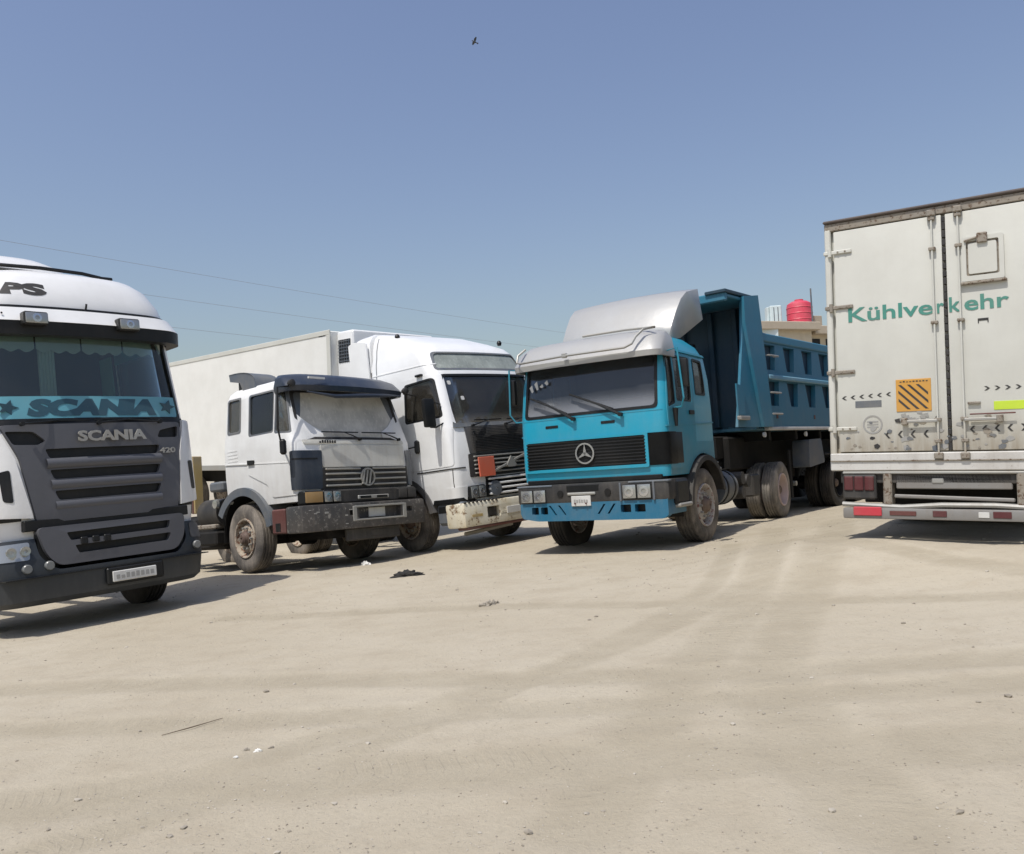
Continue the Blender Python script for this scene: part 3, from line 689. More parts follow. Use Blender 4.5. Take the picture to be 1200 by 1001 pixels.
    mb = MB(); mb.tube([(1.05, -.85, 4.22), (.8, -.66, 4.21), (.3, -.56, 4.20), (-.2, -.58, 4.195), (-.45, -.66, 4.19), (-.5, -.85, 4.20)], .022, 8)
    mb.box(-.62, -.40, -.85, -.66, 4.17, 4.21, .01); mb.obj('roof_rail', M['black'], R)
    dl = [(4.1, -.78, -1.9, .80, .4, .2, .1), (4.2, -.84, -1.85, .78, .42, .2, .1), (4.3, -1.0, -1.8, .66, .42, .2, .1), (4.34, -1.15, -1.75, .5, .4, .2, .1)]
    o = finish('roof_dome', loft(dl), M['white'], R); o.location = (.52, -.02, .13)
    for s_ in (1, -1):
        if s_ > 0: mirror(R, s_ * 1.50, -.42, 2.78, .2, .62, arm=[(s_ * 1.2, -.45, 3.2), (s_ * 1.48, -.42, 3.2), (s_ * 1.5, -.42, 3.1)])
        wheel(R, s_ * 1.04, -1.38, .5, s_, 'front', .52, .3, rub=M['rubber2'])
        wheel(R, s_ * .98, -5.0, .52, s_, 'rear', .52, .3, rub=M['rubber2'])
        arch(R, s_, -1.38, .5, .66, s_ * .6, s_ * 1.235, 8, 172, M['bump'])
        MB().box(s_ * 1.1 - .12, s_ * 1.1 + .12, -3.6, -2.5, .5, 1.1, .08).obj('fuel_tank', M['alu'], R)
    axle(R, -1.38, .5); axle(R, -5.0, .5); chassis(R, -.2, -5.9)
    MB().box(-.45, .45, -1.2, -.25, .45, 1.0, .04).obj('engine_underside', M['dark'], R)
truck_left()

# ------------------------------------------------------------ 2: dusty old truck
def truck_dusty():
    R = root('semi_truck', PD, 'dusty old white truck with dark blue sun visor and battered black bumper', 'truck', 'trucks parked nose out in the yard')
    lv = [(1.02, -.02, -1.9, 1.17, .10, .06, .02), (1.5, .0, -1.9, 1.2, .12, .06, .03), (1.90, -.01, -1.9, 1.2, .12, .06, .04), (1.96, -.03, -1.9, 1.2, .12, .06, .05),
          (2.74, -.26, -1.86, 1.14, .16, .08, .06), (2.86, -.32, -1.84, 1.10, .2, .1, .06), (2.93, -.42, -1.80, 1.02, .2, .12, .06), (2.955, -.55, -1.7, .9, .2, .12, .06)]
    C = Cab(R, lv, M['white2'], M['inner'])
    C.window(rpoly([(1.03, 1.98), (-1.03, 1.98), (-.98, 2.72), (.98, 2.72)], .07), 'y', -.85, 1, M['g_du'], M['blackd'], 'windscreen', .035)
    for s_ in (1, -1):
        lh = (.6, 2) if s_ > 0 else (-2, -.6)
        C.window(rpoly([(-.52, 2.12), (-1.16, 2.12), (-1.16, 2.76), (-.50, 2.76)], .05), 'x', *lh, M['g_sd'] if s_ < 0 else M['g_sc'], M['fgrey'], 'door_window', .02)
        C.window(rpoly([(-.13, 2.07), (-.47, 2.10), (-.45, 2.74), (-.32, 2.74)], .04), 'x', *lh, M['g_sd'], M['fgrey'], 'quarter_window', .018)
        C.window(rpoly([(-1.42, 2.22), (-1.76, 2.22), (-1.76, 2.76), (-1.42, 2.76)], .05), 'x', *lh, M['g_sd'], M['fgrey'], 'rear_side_window', .02)
        C.cut(cylx(-1.4, .52, .76, *lh))
        door = rpoly([(-.04, 1.12), (-.62, 1.12), (-.72, 1.32), (-1.22, 1.52), (-1.26, 2.80), (-.36, 2.80), (-.05, 2.0)], .05)
        C.skin('door', door, 'x', *lh, .010, -.002, M['white2'], holes=[inset(rpoly([(-.52, 2.12), (-1.16, 2.12), (-1.16, 2.76), (-.50, 2.76)], .05), .015), inset(rpoly([(-.13, 2.07), (-.47, 2.10), (-.45, 2.74), (-.32, 2.74)], .04), .015)])
        C.skin('door_handle', rpoly([(-1.02, 1.66), (-1.19, 1.66), (-1.19, 1.74), (-1.02, 1.73)], .015), 'x', *lh, .035, 0, M['black'])
        C.skin('body_crease', [(-.03, 1.60), (-1.85, 1.72), (-1.85, 1.735), (-.03, 1.615)], 'x', *lh, .016, 0, M['white2'])
        mb = MB()
        for k in range(5): mb.box(s_ * 1.2 - .004, s_ * 1.2 + .004, -1.78, -1.5, 1.70 + k * .055, 1.72 + k * .055)
        mb.obj('side_vent', M['white2'], R)
    C.build()
    # front: dusty hood flap, grille with bright slats, blue corner panels
    C.skin('hood_panel', rpoly([(.70, 1.52), (-1.0, 1.52), (-1.0, 1.86), (.72, 1.86)], .03), 'y', -.5, .6, .022, -.005, M['hood'])
    C.skin('hood_panel', rpoly([(1.0, 1.88), (-1.02, 1.88), (-1.02, 1.95), (1.02, 1.95)], .02), 'y', -.5, .6, .014, -.005, M['hood'])
    g = C.skin('grille', rpoly([(.74, 1.17), (-1.05, 1.17), (-1.05, 1.51), (.74, 1.51)], .02), 'y', -.5, .6, .016, -.02, M['blackd'])
    for z in (1.23, 1.32, 1.41, 1.485):
        for xa, xb in ((.66, -.02), (-.28, -.98)): 
            MB().box(xb, xa, .0, .04, z - .012, z + .016, .006).obj('slat', M['alu'], g)
    for sx in (1, -1):
        MB().lathe([(.03, .145), (.055, .145), (.055, .12), (.03, .12)], 32, 'y', (-.15, 0, 1.35)).obj('emblem_ring', M['alu'], g) if sx > 0 else None
    for dx in (-.05, .02, .085):
        MB().prism([(-.15 + dx + .02, 1.24), (-.15 + dx + .045, 1.24), (-.15 + dx - .005, 1.46), (-.15 + dx - .03, 1.46)], 'y', .035, .06).obj('emblem_bar', M['alu'], g)
    for s_ in (1, -1):
        C.skin('corner_panel', rpoly([(s_ * 1.22, 1.19), (s_ * .78, 1.19), (s_ * .76, 1.78), (s_ * 1.22, 1.78)] if s_ > 0 else [(-1.22, 1.19), (-1.06, 1.19), (-1.04, 1.78), (-1.22, 1.78)], .03), 'y', -.35, .6, .035, -.005, M['fgrey' if s_ < 0 else 'visor']) if s_ < 0 else C.skin('corner_panel', rpoly([(1.22, 1.19), (.73, 1.19), (.71, 1.78), (1.22, 1.78)], .03), 'y', -.10, .6, .035, -.005, M['visor'])
        if s_ > 0: C.skin('panel_slot', rpoly([(.80, 1.64), (1.21, 1.64), (1.21, 1.665), (.80, 1.665)], .005), 'y', -.10, .6, .038, .02, M['black'])
    plate_marks(R, .42, .75, .012, 1.915, .05, M['blk'], 7)
    # visor
    vl = [(2.70, .10, -.5, 1.16, .22, .05, .16), (2.78, .12, -.5, 1.18, .24, .05, .16), (2.93, -.02, -.5, 1.14, .26, .05, .16), (2.99, -.14, -.5, 1.06, .3, .05, .14)]
    v = finish('sun_visor', boolean(loft(vl), loft([(2.6, .04, -.7, 1.12, .22, .05, .16), (2.8, .06, -.7, 1.12, .22, .05, .16), (2.92, -.08, -.7, 1.08, .25, .05, .16)], 0), 'DIFFERENCE'), M['visor'], R)
    mb = MB().tube([(.98, .10, 2.66), (.5, .165, 2.60), (0, .18, 2.63), (-.5, .15, 2.66), (-.98, .04, 2.69)], [.012, .03, .035, .03, .012], 8); mb.obj('visor_lip', M['visor'], v)
    MB().box(.62, .92, .05, .085, 2.87, 2.90).obj('visor_sticker', M['plate'], v)
    for s_ in (1, -1):
        MB().lathe([(-.05, .03), (.0, .055), (.05, .055), (.06, .03)], 14, 'y', (s_ * 1.16, -.05, 2.80), False).obj('marker_lamp', M['blackd'], R)
    # scoop behind the cab roof
    mb = MB(); n = 12; rs = []
    for k in range(n + 1):
        a = math.pi / 2 * k / n; y = -1.86 + .74 * math.sin(a) ** .8; z = 2.90 + .32 * math.cos(a) ** .6
        rs.append([mb.bm.verts.new((x, y, zz)) for x, zz in ((1.05, z), (.62, z), (.62, z - .025), (1.05, z - .025))])
    for a_, b_ in zip(rs, rs[1:]):
        for q in range(4): mb.bm.faces.new((a_[q], a_[(q + 1) % 4], b_[(q + 1) % 4], b_[q]))
    mb.bm.faces.new(rs[0][::-1]); mb.bm.faces.new(rs[-1])
    sc = [(-1.86 + .74 * math.sin(math.pi / 2 * k / n) ** .8, 2.895 + .32 * max(0, math.cos(math.pi / 2 * k / n)) ** .6) for k in range(n + 1)]
    for x_ in (.60, 1.03): mb.prism([(-1.46, 2.86), (-1.56, 3.04), (-1.84, 3.10)] + sc + [(-1.12, 2.86)], 'x', x_, x_ + .02)
    mb.obj('roof_scoop', M['fgrey'], R); MB().box(.63, 1.02, -1.66, -1.3, 2.88, 3.12, .02).obj('scoop_filter', M['black'], R)
    interior(R, 2.0, -.2, -1.1, 1.05)
    for x0, x1 in ((.55, .25), (-.28, -.55)): wiper(R, x0 - .6, .03, 1.955, x1, -.01, 2.07, (-.3, .42))
    # bumper, lamps, recess, valance
    bs = boolean(MB().box(-1.24, 1.24, -.25, .16, .55, .95, .035, seg=2).mesh(), MB().box(-.70, .18, .06, .4, .70, .87).mesh(), 'DIFFERENCE')
    for xx in ((.36, .22), (-.82, -.95)): bs = boolean(bs, MB().box(min(xx), max(xx), .08, .4, .76, .84).mesh(), 'DIFFERENCE')
    bo = finish('bumper', bs, M['scrap'], R)
    MB().box(-.42, -.08, .07, .095, .71, .86, .005).obj('number_plate', M['hood'], bo)
    for xa, xb in ((.22, .30), (-.82, -.74)): MB().box(min(xa, xb), max(xa, xb), .155, .17, .66, .90, .01).obj('bracket', M['alu'], bo)
    MB().box(-.78, .26, .158, .172, .87, .905, .01).obj('bracket', M['alu'], bo)
    MB().box(-.78, .26, .158, .172, .665, .695, .01).obj('bracket', M['alu'], bo)
    MB().box(1.17, 1.245, -.60, -.27, .56, .93, .02).obj('bumper_end', M['rustred'], bo)
    MB().box(1.243, 1.25, -.5, -.38, .60, .72).obj('rust_patch', M['black'], bo)
    MB().box(-1.12, 1.12, -.12, .08, .955, 1.165, .02).obj('bumper_upper', M['blackd'], bo)
    MB().box(-.52, .12, .075, .1, 1.0, 1.06, .01).obj('step_plate', M['alu'], bo)
    for xx in (-.36, -.02): MB().box(xx - .12, xx + .10, .098, .104, 1.01, 1.05).obj('foot_hole', M['black'], bo)
    lamp(R, .80, 1.14, -.08, .1, .97, 1.16, M['amber'], 'turn_signal', 1)
    lamp(R, .46, .79, -.08, .1, .97, 1.16, M['lamp'], 'headlight', 2)
    lamp(R, -1.12, -.72, -.08, .1, .97, 1.15, M['blackd'], 'headlight', 2)
    mb = MB(); mb.box(-.75, .35, -.02, .06, .36, .56, .02); mb.obj('valance', M['blackd'], R)
    MB().box(-.46, -.12, .061, .07, .41, .51, .004).obj('number_plate', M['blackd'], R)
    for k in range(7):
        rr = random.Random(k); xx = rr.uniform(.2, 1.15); zz = rr.uniform(.6, .88)
        MB().box(xx - .03, xx + rr.uniform(.01, .05), .158, .163, zz, zz + rr.uniform(.01, .03), .002).obj('scuff', M['alu'], bo)
    # fenders and wheels
    for s_ in (1, -1):
        arch(R, s_, -1.4, .54, .80, s_ * .75, s_ * 1.235, 12, 150, M['fgrey'], lip=.14)
        arch(R, s_, -1.4, .54, .77, s_ * .5, s_ * 1.1, 0, 185, M['dark'], 'wheel_well', lip=.02)
        wheel(R, s_ * 1.06, -1.4, .53, s_, 'front', .53, .30, steer=-4)
        MB().box(min(s_ * .95, s_ * 1.22), max(s_ * .95, s_ * 1.22), -2.35, -1.96, 1.32, 1.48, .03).obj('mudguard_top', M['fgrey'], R)
        mb = MB(); mb.cyl((s_ * .90, -2.9, .98), (s_ * .90, -2.3, .98), .24, 24); mb.obj('air_tank', M['blackd'], R)
        MB().box(min(s_ * .7, s_ * 1.14), max(s_ * .7, s_ * 1.14), -2.95, -2.35, .72, .80, .02).obj('tank_bracket', M['steel'], R)
        MB().lathe([(0, .02), (0, .075), (.05, .07), (.055, .02)], 16, 'x', (1.16 if s_ > 0 else -1.2, -2.22, 1.12), False).obj('side_lamp', M['lamp'], R)
        MB().box(min(s_ * .8, s_ * 1.16), max(s_ * .8, s_ * 1.16), -3.2, -2.3, .45, .68, .03).obj('battery_box', M['dark'], R)
        for dx, m_ in ((1.02, 1), (.70, 1)): wheel(R, s_ * dx, -4.7, .53, s_, 'rear', .53, .28)
        mb = MB(); mb.tube([(s_ * 1.17, -.1, 2.76), (s_ * 1.42, -.02, 2.72), (s_ * 1.45, -.02, 2.1), (s_ * 1.38, -.05, 1.85), (s_ * 1.2, -.25, 1.8)], .014, 6); mb.obj('mirror_frame', M['black'], R)
        MB().box(s_ * 1.36 - .05, s_ * 1.36 + .05, -.09, .0, 1.72, 1.95, .03).obj('mirror_stub', M['black'], R)
    MB().box(1.0, 1.17, -2.98, -2.9, 1.0, 1.98, .01).obj('marker_board', M['yel'], R)
    MB().box(1.172, 1.18, -2.97, -2.93, 1.0, 1.98).obj('marker_edge', M['rustred'], R)
    axle(R, -1.4, .5); axle(R, -4.7, .53); chassis(R, -.1, -5.4)
    MB().box(-.5, .5, -1.3, -.2, .42, 1.05, .05).obj('engine_underside', M['dark'], R)
    MB().box(-.8, .8, -2.6, -1.95, .42, 1.0, .05).obj('gearbox_fill', M['dark'], R)  # made oversize as dark fill for the shaded underside
    MB().box(-.75, .75, -4.1, -2.7, .36, .95, .05).obj('fuel_tank', M['dark'], R)
truck_dusty()

# ------------------------------------------------------------ 3: white truck with roof window
def truck_white():
    R = root('semi_truck', PV, 'white high-cab truck with roof window, orange-red plate on grille and rusty cream bumper', 'truck', 'trucks parked nose out in the yard')
    lv = [(.76, -.04, -2.1, 1.22, .14, .06, .05), (1.1, .0, -2.1, 1.245, .16, .06, .05), (2.0, -.05, -2.1, 1.245, .18, .06, .06), (2.05, -.07, -2.1, 1.245, .18, .06, .06),
          (2.95, -.27, -2.1, 1.2, .24, .08, .08), (3.05, -.31, -2.1, 1.2, .26, .08, .08), (3.40, -.50, -2.1, 1.17, .3, .08, .08), (3.52, -.62, -2.1, 1.14, .34, .1, .08), (3.66, -.92, -2.1, 1.12, .42, .08, .08),
          (3.80, -1.30, -2.1, 1.08, .42, .08, .06), (3.91, -1.62, -2.1, 1.03, .3, .08, .04), (3.98, -1.9, -2.1, .95, .1, .06, .02)]
    C = Cab(R, lv, M['white3'], M['inner'])
    C.window(rpoly([(1.12, 2.08), (-1.12, 2.08), (-1.05, 2.94), (1.05, 2.94)], .09), 'y', -.85, 1, M['g_vo'], M['black'], 'windscreen', .03)
    C.window(rpoly([(1.08, 3.07), (-1.08, 3.07), (-1.0, 3.38), (1.0, 3.38)], .07), 'y', -1.2, 1, M['g_rw'], M['fgrey'], 'roof_window', .02)
    for s_ in (1, -1):
        lh = (.6, 2) if s_ > 0 else (-2, -.6)
        wn = rpoly([(-.24, 2.23), (-1.17, 2.23), (-1.13, 2.88), (-.42, 2.90)], .07)
        C.window(wn, 'x', *lh, M['vglass'], M['black'], 'door_window', .025)
        C.cut(cylx(-1.4, .52, .70, *lh))
        C.skin('door', rpoly([(-.10, 1.38), (-.10, 2.0), (-.34, 2.98), (-1.24, 2.98), (-1.26, 1.38)], .05), 'x', *lh, .008, -.002, M['white3'], holes=[inset(wn, .02)])
        C.skin('belt_seam', [(.2, 1.325), (-1.0, 1.325), (-1.0, 1.345), (.2, 1.345)], 'x', *((1.0, 2) if s_ > 0 else (-2, -1.0)), .012, 0, M['blackd'])
        C.skin('panel_seam', [(-.12, .8), (-.12, 1.32), (-.128, 1.32), (-.128, .8)], 'x', *lh, .006, 0, M['blackd'])
        C.skin('roof_seam', [(-1.9, 2.95), (-1.9, 3.9), (-1.915, 3.9), (-1.915, 2.95)], 'x', *lh, .006, 0, M['fgrey'])
        C.skin('sill_panel', [(-.06, .76), (-.7, .76), (-.66, .84), (-.06, .84)], 'x', *lh, .014, -.01, M['black'])
        C.skin('side_crease', [(-.45, 3.16), (-2.05, 3.20), (-2.05, 3.214), (-.45, 3.174)], 'x', *lh, .008, 0, M['white3'])
        MB().box(min(s_ * 1.0, s_ * 1.215), max(s_ * 1.0, s_ * 1.215), -.66, -.02, .40, .78, .05).obj('step', M['fgrey'], R)
        MB().box(min(s_ * 1.0, s_ * 1.22), max(s_ * 1.0, s_ * 1.22), -.62, -.06, .60, .74, .02).obj('step_recess', M['black'], R)
        mb = MB(); x0, x1 = sorted((s_ * 1.17, s_ * 1.20))
        mb.prism(rpoly([(-2.115, 1.3), (-2.66, 1.35), (-2.66, 3.9), (-2.5, 3.94), (-2.115, 3.86)], .03), 'x', x0, x1); mb.obj('side_deflector', M['white3'], R)
    C.build()
    rl = [(3.3, -2.115, -2.6, 1.15, .03, .03, 0), (3.85, -2.115, -2.6, 1.12, .03, .03, 0), (3.98, -2.115, -2.6, 1.04, .03, .03, 0), (4.03, -2.13, -2.58, .93, .03, .03, 0)]
    finish('roof_deflector', loft(rl), M['white3'], R)
    C.skin('front_flap', rpoly([(.86, 1.56), (-.86, 1.56), (-.9, 2.06), (.9, 2.06)], .03), 'y', -.5, .6, .02, -.005, M['greyt'])
    C.skin('scuttle', [(1.12, 2.02), (-1.12, 2.02), (-1.1, 2.09), (1.1, 2.09)], 'y', -.5, .6, .026, -.005, M['fgrey'])
    g = C.skin('grille', rpoly([(.93, 1.16), (-.93, 1.16), (-.9, 1.555), (.9, 1.555)], .03), 'y', -.5, .6, .018, -.02, M['blackd'])
    for z in (1.22, 1.29, 1.36, 1.43, 1.50): MB().box(-.84, .84, .0, .045, z - .012, z + .012, .005).obj('slat', M['alu'], g)
    mb = MB(); mb.box(-.55, .55, .05, .07, -.018, .018, .004); mb.bm.transform(Matrix.Translation((.0, 0, 1.36)) @ Matrix.Rotation(rad(17), 4, 'Y')); mb.obj('grille_strut', M['alu'], g)
    MB().prism([(-.12, 1.31), (.0, 1.46), (.12, 1.31), (.08, 1.27), (-.08, 1.27)], 'y', .05, .075).obj('emblem', M['alu'], g)
    mb = MB().box(.42, .79, .05, .075, 1.15, 1.48, .006); mb.obj('warning_plate', M['ored'], R)
    for k in range(16): MB().box(-.80, .82, .0, .028, 1.60 + k * .027, 1.612 + k * .027).obj('louvre', M['blackd'], R)
    # lower front
    for k in range(4): MB().box(-1.0, .56, -.02, .045, .83 + k * .085, .865 + k * .085, .008).obj('lower_slat', M['white3'], R)
    MB().box(-1.02, .60, -.06, .005, .80, 1.14).obj('lower_grille_backing', M['black'], R)
    MB().lathe([(.0, .14), (.05, .13), (.06, .02), (.0, .02)], 28, 'y', (.42, 0, .93)).obj('grille_disc', M['fgrey'], R)
    lamp(R, .64, 1.0, -.12, .012, .80, 1.02, M['lamp'], 'headlight', 2)
    lamp(R, -1.15, -.85, -.12, .012, .80, 1.02, M['lamp'], 'headlight', 2)
    C.skin('corner_trim', [(1.3, 1.02), (1.02, 1.02), (1.02, .80), (1.3, .80)], 'y', -.3, .6, .01, -.01, M['white3'])
    bs = boolean(MB().box(-1.245, 1.245, -.4, .07, .34, .75, .05, seg=2).mesh(), MB().box(.42, .72, -.05, .3, .46, .64).mesh(), 'DIFFERENCE')
    bs = boolean(bs, MB().box(-.72, -.42, -.05, .3, .46, .64).mesh(), 'DIFFERENCE')
    bo = finish('bumper', bs, M['cream'], R)
    MB().box(-1.2, 1.2, -.2, .06, .30, .36, .02).obj('bumper_lip', M['rustred'], bo)
    for xx in (.57, -.57): MB().box(xx - .12, xx + .12, -.03, .02, .48, .62, .01).obj('fog_light', M['blackd'], bo)
    for k in range(9): MB().box(1.18 - .09 * k, 1.22 - .09 * k, .04, .078, .735, .765, .004).obj('bumper_clip', M['blackd'], bo)
    MB().box(-.26, .26, .068, .085, .48, .60, .005).obj('number_plate', M['plate'], bo)
    for xx, m_ in ((.98, 'yel'), (.3, 'cream'), (-.8, 'yel')): MB().box(xx - .14, xx + .1, .068, .074, .50, .545, .002).obj('sticker', M[m_], bo)
    interior(R, 2.1, -.2, -1.15, 1.1)
    for x0, x1 in ((.75, .3), (-.05, -.5)): wiper(R, x0, .0, 2.03, x1, -.06, 2.13, (-.3, .35))
    for x_, z_ in ((.88, 2.78), (.68, 2.5)): C.skin('windscreen_sticker', rpoly([(x_, z_), (x_ + .07, z_), (x_ + .07, z_ + .07), (x_, z_ + .07)], .02), 'y', -.8, .6, -.014, -.018, M['plate'])
    for s_ in (1, -1):
        mirror(R, s_ * 1.46, -.28, 2.3, .22, .48, arm=[(s_ * 1.2, -.26, 2.44), (s_ * 1.46, -.28, 2.5)])
        MB().tube([(s_ * 1.2, -.22, 2.12), (s_ * 1.36, -.26, 2.05), (s_ * 1.46, -.28, 2.06)], .014, 6).obj('mirror_arm', M['black'], R)
        MB().box(min(s_ * 1.16, s_ * 1.26), max(s_ * 1.16, s_ * 1.26), -.78, -.62, 2.98, 3.02, .01).obj('handle', M['black'], R)
        wheel(R, s_ * 1.06, -1.42, .52, s_, 'front', .53, .31, steer=-3)
        arch(R, s_, -1.4, .54, .74, s_ * .7, s_ * 1.26, 8, 165, M['greyt'], lip=.12)
        for dx in (1.02, .70): wheel(R, s_ * dx, -5.2, .53, s_, 'rear', .53, .28)
    for y_, x_ in ((-1.55, .9), (-.75, -.9)): MB().lathe([(0, .02), (0, .035), (.05, .05), (.09, .03), (.1, .005)], 12, 'z', (x_, y_, 3.60 if y_ > -1 else 3.82), False).obj('roof_beacon', M['black'], R)
    MB().cyl((.9, -.35, .22), (-.1, -.2, .28), .035, 10).obj('tow_bar', M['alu'], R)
    axle(R, -1.4, .5); axle(R, -5.2, .5); chassis(R, -.3, -6)
    MB().box(-.5, .5, -1.3, -.3, .42, .8, .05).obj('engine_underside', M['dark'], R)
truck_white()

# reefer trailer behind it
def trailer_white():
    R = root('box_trailer', PW, 'plain white refrigerated box trailer standing behind the two middle trucks', 'trailer')
    L = 10.5
    b = MB().box(-1.25, 1.25, -L, 0, 1.2, 4.02, .02).obj('box', M['box2'], R)
    for s_ in (1, -1):
        MB().box(s_ * 1.252 - .012, s_ * 1.252 + .012, -L, 0, 3.94, 4.045, .008).obj('roof_edge', M['box'], b)
        MB().box(s_ * 1.252 - .012, s_ * 1.252 + .012, -L, 0, 1.17, 1.30, .008).obj('bottom_rail', M['alu'], b)
        MB().box(s_ * 1.255 - .012, s_ * 1.255 + .012, -.12, .012, 1.3, 3.94, .008).obj('corner_post', M['box'], b)
        for dx in (1.08, .74):
            for yy in (-7.2, -8.5): wheel(R, s_ * dx, yy, .5, s_, 'rear', .5, .28)
        MB().box(s_ * .6 - .06, s_ * .6 + .06, -2.6, -2.45, .2, 1.2).obj('support_leg', M['dark'], R)
    lp = MB().box(.95, 1.262, -.42, -.16, 3.92, 3.99, .02).obj('marker_lamp', M['blackd'], b)
    u = MB().box(-1.05, 1.1, .01, .58, 2.3, 4.0, .07, seg=3).obj('cooling_unit', M['white3'], R)
    MB().box(1.098, 1.104, .08, .5, 3.35, 3.82, .01).obj('vent_recess', M['blackd'], u)
    for k in range(7): MB().box(1.10, 1.118, .08, .5, 3.37 + k * .068, 3.385 + k * .068).obj('vent_bar', M['fgrey'], u)
    for k in range(5): MB().box(1.10, 1.116, .12 + k * .08, .132 + k * .08, 3.35, 3.82).obj('vent_bar', M['fgrey'], u)
    chassis(R, -1, -9.5, .85, 1.17)
trailer_white()

# ------------------------------------------------------------ 4: turquoise tractor
def truck_blue():
    R = root('semi_truck', PB, 'turquoise truck with silver roof deflector and three-pointed star on its grille', 'truck')
    lv = [(1.03, .0, -1.9, 1.19, .12, .06, .02), (1.15, .02, -1.9, 1.2, .12, .06, .03), (1.72, .02, -1.9, 1.2, .12, .06, .03), (2.0, .0, -1.9, 1.2, .12, .06, .04),
          (2.45, -.05, -1.88, 1.19, .14, .07, .05), (2.78, -.10, -1.82, 1.17, .16, .1, .05), (2.95, -.18, -1.7, 1.13, .22, .2, .05), (3.06, -.28, -1.5, 1.04, .26, .24, .05), (3.11, -.45, -1.3, .9, .26, .24, .05)]
    C = Cab(R, lv, M['cyan'], M['inner'])
    C.window(rpoly([(1.08, 2.02), (-1.06, 2.02), (-1.06, 2.80), (1.04, 2.80)], .07), 'y', -.85, 1, M['g_bl'], M['black'], 'windscreen', .03)
    for s_ in (1, -1):
        lh = (.6, 2) if s_ > 0 else (-2, -.6)
        C.window(rpoly([(-.14, 2.0), (-.38, 2.06), (-.38, 2.72), (-.22, 2.74)], .04), 'x', *lh, M['g_sd'], M['black'], 'quarter_window', .018)
        wn = rpoly([(-.46, 2.10), (-1.02, 2.10), (-1.04, 2.74), (-.46, 2.74)], .05)
        C.window(wn, 'x', *lh, M['g_sc'], M['black'], 'door_window', .02)
        C.window(rpoly([(-1.24, 2.22), (-1.62, 2.22), (-1.58, 2.72), (-1.24, 2.74)], .05), 'x', *lh, M['g_sd'], M['black'], 'rear_side_window', .02)
        C.cut(cylx(-1.36, .54, .78, *lh))
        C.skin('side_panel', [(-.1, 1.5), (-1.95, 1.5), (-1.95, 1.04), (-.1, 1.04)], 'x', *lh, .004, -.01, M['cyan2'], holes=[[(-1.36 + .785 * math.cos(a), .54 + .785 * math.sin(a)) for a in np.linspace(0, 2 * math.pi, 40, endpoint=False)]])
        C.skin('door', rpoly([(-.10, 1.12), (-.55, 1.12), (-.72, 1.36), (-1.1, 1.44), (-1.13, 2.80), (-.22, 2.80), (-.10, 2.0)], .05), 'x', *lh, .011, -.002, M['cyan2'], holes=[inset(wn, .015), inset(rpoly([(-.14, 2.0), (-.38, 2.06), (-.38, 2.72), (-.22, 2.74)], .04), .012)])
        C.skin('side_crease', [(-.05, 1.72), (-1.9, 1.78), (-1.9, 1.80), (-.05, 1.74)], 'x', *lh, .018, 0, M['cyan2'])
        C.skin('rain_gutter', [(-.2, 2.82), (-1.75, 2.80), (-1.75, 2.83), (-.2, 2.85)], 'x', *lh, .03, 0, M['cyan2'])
        C.skin('door_handle', rpoly([(-.88, 1.90), (-1.05, 1.90), (-1.05, 1.96), (-.88, 1.96)], .015), 'x', *lh, .035, 0, M['black'])
    C.build()
    gb = C.skin('grille', rpoly([(1.10, 1.19), (-1.22, 1.19), (-1.22, 1.645), (1.10, 1.645)], .03), 'y', -.55, .6, .014, -.02, M['black'])
    C.skin('grille_side', rpoly([(-.12, 1.19), (-.34, 1.19), (-.34, 1.645), (.2, 1.645), (.2, 1.19)], .03), 'x', -2, -.9, .014, -.02, M['black'], parent=gb)
    C.skin('grille_frame', rpoly([(1.12, 1.17), (-.93, 1.17), (-.93, 1.66), (1.12, 1.66)], .03), 'y', -.3, .6, .03, -.005, M['cyan'], holes=[rpoly([(1.06, 1.215), (-.88, 1.215), (-.88, 1.625), (1.06, 1.625)], .02)])
    for k in range(9):
        z = 1.235 + k * .046
        MB().box(-.89, 1.07, .005, .042, z - .010, z + .010, .004).obj('slat', M['black'], gb)
    e = MB().lathe([(.045, .155), (.07, .155), (.07, .132), (.045, .132)], 40, 'y', (.06, 0, 1.42)).obj('star_ring', M['chrome'], gb)
    for a in (90, 210, 330):
        ca, sa = math.cos(rad(a)), math.sin(rad(a)); pa, pb_ = -sa * .028, ca * .028
        MB().prism([(.06 + pa, 1.42 + pb_), (.06 + ca * .14, 1.42 + sa * .14), (.06 - pa, 1.42 - pb_), (.06 - ca * .02, 1.42 - sa * .02)], 'y', .048, .068).obj('star_point', M['chrome'], e)
    for x in (.62, -.32): C.skin('front_step_slot', rpoly([(x + .11, 1.83), (x - .11, 1.83), (x - .11, 1.87), (x + .11, 1.87)], .01), 'y', -.3, .6, .006, -.01, M['black'])
    C.skin('hood_seam', [(1.15, 1.955), (-1.15, 1.955), (-1.15, 1.965), (1.15, 1.965)], 'y', -.3, .6, .004, -.01, M['cyan2'])
    MB().box(-1.1, 1.1, -.2, .02, .99, 1.06, .01).obj('shadow_gap', M['black'], R)
    # bumper: dark upper part with lamps, blue lower apron with slots
    bs = MB().box(-1.235, 1.235, -.6, .12, .70, .99, .05, seg=2).mesh()
    bs = boolean(bs, cylx(-1.36, .54, .72, -2, 2), 'DIFFERENCE')
    bo = finish('bumper', bs, M['blackd'], R)
    for s_ in (1, -1): C_ = MB().box(min(s_ * .62, s_ * 1.24), max(s_ * .62, s_ * 1.24), .02, .128, .955, .985, .01).obj('bumper_edge', M['fgrey'], bo)
    lamp(R, .72, 1.17, .02, .13, .72, .93, M['lamp'], 'headlight', 2)
    lamp(R, -.98, -.53, .02, .13, .73, .95, M['lamp'], 'headlight', 2)
